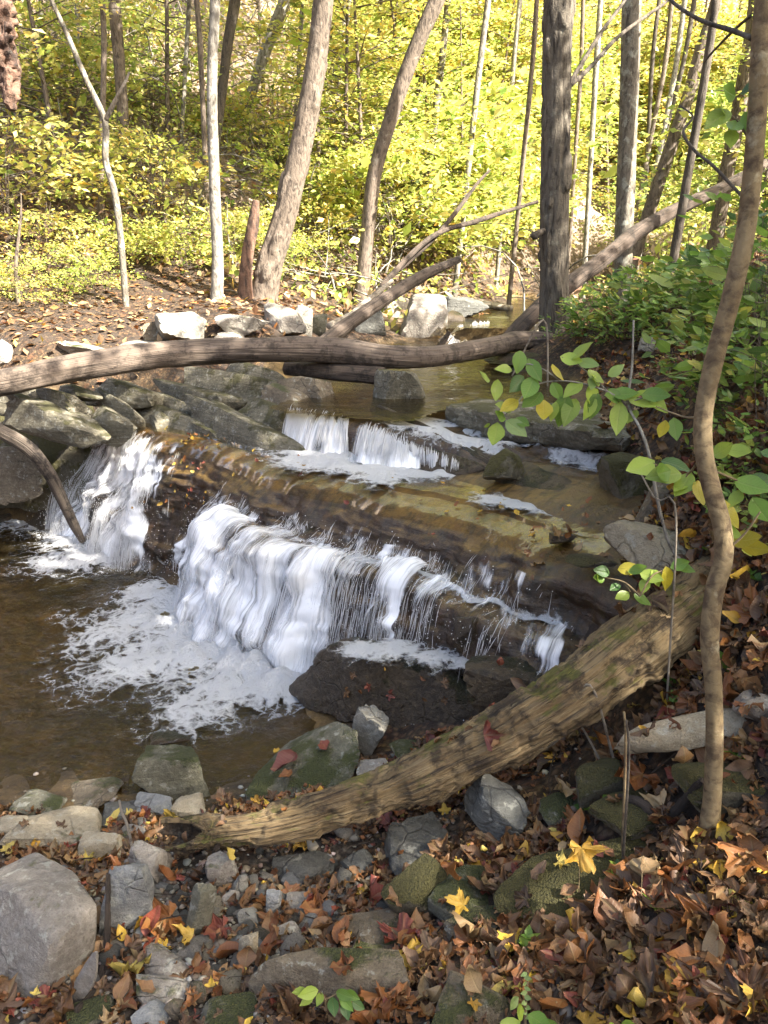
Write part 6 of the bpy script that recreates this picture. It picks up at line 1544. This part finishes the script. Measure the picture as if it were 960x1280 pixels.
# leaves with a look of their own
HL = [('yellow', 5, 862, 1252, 82, 'large yellow maple leaf at the bottom right', .3), ('rust', 2, 850, 1272, 56, 'brown orange leaf overlapping the large yellow maple leaf', .9),
 ('yellow', 0, 158, 1180, 26, 'bright yellow oval leaf right of the big grey boulder', .0), ('rust', 1, 150, 1168, 28, 'orange leaf beside the bright yellow oval leaf', .6),
 ('yellow', 2, 220, 1020, 30, 'orange yellow leaf in the stones above the hollow log', .4), ('yellow', 0, 290, 1075, 28, 'yellow green leaf below the hollow log', 1.0),
 ('yellow', 7, 238, 1175, 34, 'yellow lobed leaf beside the narrow greenish stone', .2), ('red', 3, 278, 1168, 42, 'dark red maple leaf in the gravel', .5), ('rust', 5, 268, 1185, 44, 'orange brown leaf under the dark red maple leaf', 1.2),
 ('rust', 3, 210, 1158, 60, 'big rusty maple leaf right of the pale blue-grey block', .2), ('rust', 1, 222, 1100, 44, 'rusty curled leaf under the tan grey wedge', .7), ('rust', 3, 400, 1145, 44, 'rusty lobed leaf right of the grey pebbly block', .1),
 ('rust', 7, 486, 1258, 62, 'big veined brown leaf beside the broad brown slab', 1.1), ('red', 4, 372, 945, 46, 'dark red leaf lying on the sloping pool boulder', .4), ('red', 0, 402, 930, 30, 'upright red leaf on the sloping pool boulder', 1.4), ('rust', 0, 366, 965, 26, 'orange leaf low on the sloping pool boulder', .2), ('yellow', 0, 348, 938, 18, 'small yellow leaf on edge of the sloping pool boulder', .6),
 ('yellow', 2, 575, 1137, 30, 'yellow leaf on the grey stone by the moss topped slab', .4), ('rust', 5, 670, 1205, 70, 'large rusty leaf under the mossy ridge', 1.3), ('brown', 2, 722, 1182, 62, 'wide brown leaf below the mossy ridge', .3), ('rust', 3, 885, 1160, 70, 'rust brown maple leaf right of the tiny sprouts', .8),
 ('tan', 6, 850, 960, 56, 'crumpled pale tan leaf beside the sapling base', 1.0), ('rust', 3, 800, 985, 60, 'orange brown leaf behind the mossy mound', .3), ('rust', 2, 935, 1080, 62, 'rusty pleated leaf right of the sapling base', .5), ('yellow', 5, 895, 1085, 50, 'yellow leaf leaning on the sapling base', 1.1),
 ('rust', 0, 880, 1205, 56, 'orange oval leaf above the large yellow maple leaf', .1), ('yellow', 7, 955, 1262, 46, 'orange yellow leaf in the bottom right corner', .6), ('rust', 1, 920, 1262, 60, 'long curled rust leaf beside the corner', .9),
 ('tan', 0, 715, 643, 30, 'tan leaf on the wet apron below the wide slab', .2), ('rust', 0, 752, 668, 24, 'orange leaf in the leaf jam on the shelf', .4), ('tan', 5, 650, 668, 28, 'grey tan leaf at the shelf brow', .2), ('yellow', 0, 626, 678, 14, 'small yellow leaf hanging at the ledge brow', 1.2)]
for k, t, px, py, sp, lab, yaw in HL:
    d = ray(px, py); o_ = Vector((0, 0, CAM_H)); st = 0.3; res = None
    for _ in range(6):
        hit, loc, nr, _i, ob, _m = scene.ray_cast(dg, o_ + Vector(d).normalized() * .02, Vector(d).normalized())
        if not hit: break
        if ob.name.split('.')[0] in ('leaf', 'stem', 'foliage', 'stems', 'creek_water', 'veil', 'water_strands', 'waterfall', 'branch', 'foam'): o_ = loc; continue
        res = (loc, nr); break
    if res is None: continue
    loc, nr = res; nn_ = (Vector(nr) + Vector((0, -.25, .5))).normalized()
    lay_leaf(lmesh[k, t], loc, nn_, sp * depth(np.array(loc)) / FPX * .9, yaw + rl.uniform(2, 4), (0, 0), lab, lift=.03 if px > 520 and py > 900 else .014)
# two leaves that stand up on their stalks
for (px, py, y0, s, ang, lab, k) in ((803,1100,1.72,44,95,'pleated tan leaf drooping upright on its stalk','tan'),(725,1090,1.78,40,80,'orange yellow maple leaf propped upright in the litter','yellow')):
    e = empty('standing_leaf', Pg(px - 2, py + 45), lab, 'leaf'); b = np.array(e.location); p = Py(px, py - 30, b[1])
    Qs = spline(np.array([np.append(b - (0, 0, .01), .0016), np.append(p, .0012)]), 8); V, F, u = tube(Qs[:, :3], Qs[:, 3], 5); cpart(MB().add(V, F, u), 'stem', B_S, e)
    tp = LT_[6] if k == 'tan' else LT_[3]
    V, F, u, c = batch_leaves(tp, np.array([p]), np.array([(.25, -.3, -1.0)]), np.array([(.2, -1, .25)]), np.array([s * depth(p) / FPX * 1.1]))
    cpart(MB().add(V, F, u), 'blade', LMB[k], e)
# small leaves stuck to the wet ledge
rp = np.random.default_rng(12)
tl_ = np.concatenate([rp.normal(.98, .2, 52), rp.uniform(1.3, 4.2, 46)]); sl_ = np.concatenate([rp.uniform(4.0, 7.6, 52), rp.uniform(3.0, 5.7, 46)])
for t, s in zip(tl_, sl_):
    p = ledge_pt(np.array([t]), np.array([s]), .018)[0]; q = ledge_pt(np.array([t, t, t + .03]), np.array([s, s + .15, s]), .018)
    nr = norm(np.cross(q[2] - q[0], q[1] - q[0])); nr = -nr if nr[2] < 0 and abs(nr[2]) > .05 else nr
    if np.dot(nr, np.array((0, -1, .6))) < 0: nr = -nr
    if s < 4.3: p[2] = max(p[2], .985)
    k = rp.choice(['yellow', 'rust', 'yellow', 'brown', 'red'])
    lay_leaf(lmesh[k, 0], p, nr, rp.uniform(.025, .055), rp.uniform(0, 6.28), (0, 0), {'yellow': 'small yellow leaf stuck to the wet ledge', 'rust': 'small orange leaf stuck to the wet ledge', 'brown': 'small brown leaf stuck to the wet ledge', 'red': 'small red leaf stuck to the wet ledge'}[k], 'leaf', 'small leaves on the wet ledge', lift=.002)
for i in range(16):
    px, py = rp.uniform(430, 590), rp.uniform(806, 880); d = Vector(ray(px, py)).normalized()
    hit, loc, nr, _i, ob, _m = scene.ray_cast(dg, Vector((0, 0, CAM_H)) + d * .5, d)
    if not hit or not ob.name.startswith('boulder'): continue
    k = rp.choice(['yellow', 'rust', 'brown', 'red', 'brown'])
    lay_leaf(lmesh[k, int(rp.integers(0, 6))], loc, nr, rp.uniform(.03, .055), rp.uniform(0, 6.28), (0, 0), 'small wet leaf stuck to the dark boulder by the falls', 'leaf', 'leaves on the dark boulder', lift=.004)
# leaf jam on the right of the shelf
for i in range(34):
    p = Pz(rp.normal(705, 34), rp.normal(672, 14), 1.0); h = drop(p[0], p[1], 1.5)
    if h is None: continue
    k = rp.choice(['brown', 'red', 'brown', 'rust', 'tan'])
    lay_leaf(lmesh[k, int(rp.integers(0, 8))], h[0], h[1], rp.uniform(.04, .075), rp.uniform(0, 6.28), rp.normal(0, .4, 2), 'wet leaf in the dark leaf jam on the shelf', 'leaf', 'leaf jam on the shelf')

# ------------------------------------------------------------------ pebbles and gravel
pm = [rock_shape(700 + i, 2, 8, p=10, amp=.06) for i in range(7)]
pmat = ['grey', 'blue', 'tan', 'pale', 'grey', 'slate', 'brown']
pme = [MB().add(V, F).build('pebble', RM[pmat[i]]) for i, (V, F) in enumerate(pm)]
pmesh = [o.data for o in pme]
for o in pme: bpy.data.objects.remove(o)
PLAB = ['grey pebble among the gravel and leaves', 'bluish pebble among the gravel and leaves', 'tan pebble among the gravel and leaves', 'pale pebble among the gravel and leaves', 'grey pebble among the gravel and leaves', 'dark slate pebble among the gravel and leaves', 'brown pebble among the gravel and leaves']
cnt = 0
rq = np.random.default_rng(21)
while cnt < 230:
    px = rq.normal(290, 125); py = rq.normal(1140, 62)
    if not (5 < px < 640 and 1010 < py < 1278): continue
    g = Pg(px, py); h = drop(g[0], g[1], g[2] + .6)
    if h is None or h[2].startswith(('boulder', 'rock', 'trunk')): cnt += .2; continue
    i = int(rq.integers(0, 7)); s = rq.lognormal(math.log(.017), .4)
    o = bpy.data.objects.new('pebble', pmesh[i]); COL.objects.link(o); o.location = h[0] + Vector((0, 0, s * .25)); o.rotation_euler = (rq.normal(0, .3), rq.normal(0, .3), rq.uniform(0, 6.28)); o.scale = (s * 1.2, s * .95, s * .7)
    tag(o, PLAB[i], 'pebble', 'pebbles of the foreground gravel'); cnt += 1
n = 3000; gx = rq.normal(-.65, .62, n); gy = rq.normal(1.95, .42, n); gz_ = H(gx, gy); k = (gz_ > -.05) & (gy > 1.0); gx, gy, gz_ = gx[k], gy[k], gz_[k]; n = len(gx)
sz = rq.lognormal(math.log(.0065), .45, n)
V0, F0 = rock_shape(750, 1, 6, p=9, amp=.1)
a = rq.uniform(0, 6.28, n); ca, sa = np.cos(a), np.sin(a)
L = V0[None] * (sz[:, None] * np.array((1.25, .95, .7)))[:, None]
V = np.stack([L[..., 0] * ca[:, None] - L[..., 1] * sa[:, None], L[..., 0] * sa[:, None] + L[..., 1] * ca[:, None], L[..., 2]], -1) + np.stack([gx, gy, gz_ + sz * .3], -1)[:, None]
F = (F0[None] + (np.arange(n) * len(V0))[:, None, None]).reshape(-1, 3)
M_ = Mat('gravel'); mat_gravel = M_.done(M_.bsdf(Base_Color=M_.attr('col', 'Color'), Roughness=.85))
MB().add(V.reshape(-1, 3), F, None, np.repeat(palette(n, [(.2, .18, .15), (.28, .27, .25), (.15, .12, .09), (.33, .29, .22)], None, rq), len(V0), 0)).build('gravel', mat_gravel)['kind'] = 'stuff'

# ------------------------------------------------------------------ sticks and twigs
def stick(label, path, mat, seed):
    P = []
    for px, py, r in path:
        g = Pg(px, py); h = drop(g[0], g[1], g[2] + .4); z = (h[0].z if h else g[2]); q = np.array((g[0], g[1], z)); s = r * depth(q) / FPX
        P.append((q[0], q[1], z + s * .8, s))
    Q = spline(np.array(P), 50); V, F, u = tube(Q[:, :3], Q[:, 3], 10, lambda v, uu, PP, r: r * .25 * fbm(PP * 60, 2, seed))
    e = MB().add(V, F, u).build('stick', mat, loc=Q[0, :3]); return tag(e, label, 'stick')
stick('dead stick with grey bark at the bottom among the brown leaves', [(745,1285,7),(770,1255,7),(800,1218,6.5),(815,1190,5)], mat_log, 1)
stick('long thin stick at the right edge among the leaves', [(905,1200,4),(935,1178,4),(975,1150,4)], mat_logd, 2)
stick('stick propped along the big grey boulder', [(98,1278,4),(118,1242,4.5),(134,1205,4.5),(146,1170,3)], mat_logd, 3)
stick('root stick below the hollow log', [(236,1112,4),(258,1096,4),(286,1084,3)], mat_logd, 4)
stick('dark stick at the bottom left of the flower spike', [(690,1278,6),(700,1240,6),(706,1205,4)], mat_logd, 5)
stick('gnarled root crossing beside the sapling base', [(870,1030,5),(830,1030,6),(800,1022,6),(770,1030,4)], mat_logd, 6)
stick('pale dry twig lying above the mossy ridge', [(655,1010,1.6),(690,990,1.8),(725,975,1.8),(770,968,1.5)], mat_pale, 7)
stick('second pale dry twig near the mossy ridge', [(690,960,1.5),(720,968,1.5),(760,975,1.2)], mat_pale, 8)
stick('thin curving vine beside the sapling base', [(905,1030,2.2),(915,1075,2.4),(935,1110,2.2),(965,1140,2)], mat_logd, 9)
stick('grey stick on the bank behind the sapling', [(880,620,4),(900,590,4.5),(925,560,4)], mat_log, 10)
def up_twig(label, path, mat):
    P = []
    for px, py, y, r in path:
        q = Py(px, py, y); P.append((*q, r * depth(q) / FPX))
    P = np.array(P); g = hz(P[0, 0], P[0, 1]); P[0, 2] = min(P[0, 2], g + .01)
    Q = spline(P, 30); V, F, u = tube(Q[:, :3], Q[:, 3], 6); return tag(MB().add(V, F, u).build('twig', mat, loc=Q[0, :3]), label, 'twig')
up_twig('upright dry twig in front of the long tan slab', [(790,975,1.85,2),(782,930,1.85,1.8),(780,890,1.85,1.5)], B_S)
up_twig('second upright dry twig beside the first', [(788,1005,1.8,2),(786,950,1.8,1.8),(783,900,1.8,1.2)], B_D)
up_twig('thin grey stem standing by the pool edge with a yellow bud', [(167,1052,2.15,2),(160,1035,2.2,1.8),(152,1015,2.25,1.6),(149,1000,2.28,1.4)], mat_pale)
up_twig('bare pale twig arching over the leafy right bank', [(690,190+230,6.4,1.2),(680,400,6.4,1.2),(640,470,6.3,1.0)], mat_pale)
up_twig('pale bent twig on the bank left of the sapling', [(862,660,2.3,1.5),(845,645,2.35,1.5),(820,625,2.4,1.2),(800,590,2.45,1)], mat_pale)
n = 900; tx = rl.uniform(-1.3, 3.2, n); ty = rl.uniform(1.1, 7.5, n); tz = H(tx, ty)
k = (tz > .06) & ((ty < 2.75) | (tx > np.interp(ty, [2.7, 4.2, 5.4, 8], [1.0, 1.3, 1.6, 2.0]))); tx, ty, tz = tx[k], ty[k], tz[k]; n = len(tx)
a = rl.uniform(0, 6.28, n); L = rl.uniform(.05, .32, n); f = np.linspace(-.5, .5, 6)
X = tx[:, None] + np.cos(a)[:, None] * L[:, None] * f; Y = ty[:, None] + np.sin(a)[:, None] * L[:, None] * f
P = np.stack([X, Y, H(X, Y) + .018 + .02 * rl.random((n, 1)) + L[:, None] * rl.normal(0, .12, (n, 1)) * f], -1); P += rl.normal(0, .004, P.shape)
V, F, u = batch_tubes(P, rl.uniform(.0012, .0042, (n, 1)) * np.linspace(1, .5, 6)[None], 4)
MB().add(V, F, u).build('twigs', mat_logd)['kind'] = 'stuff'
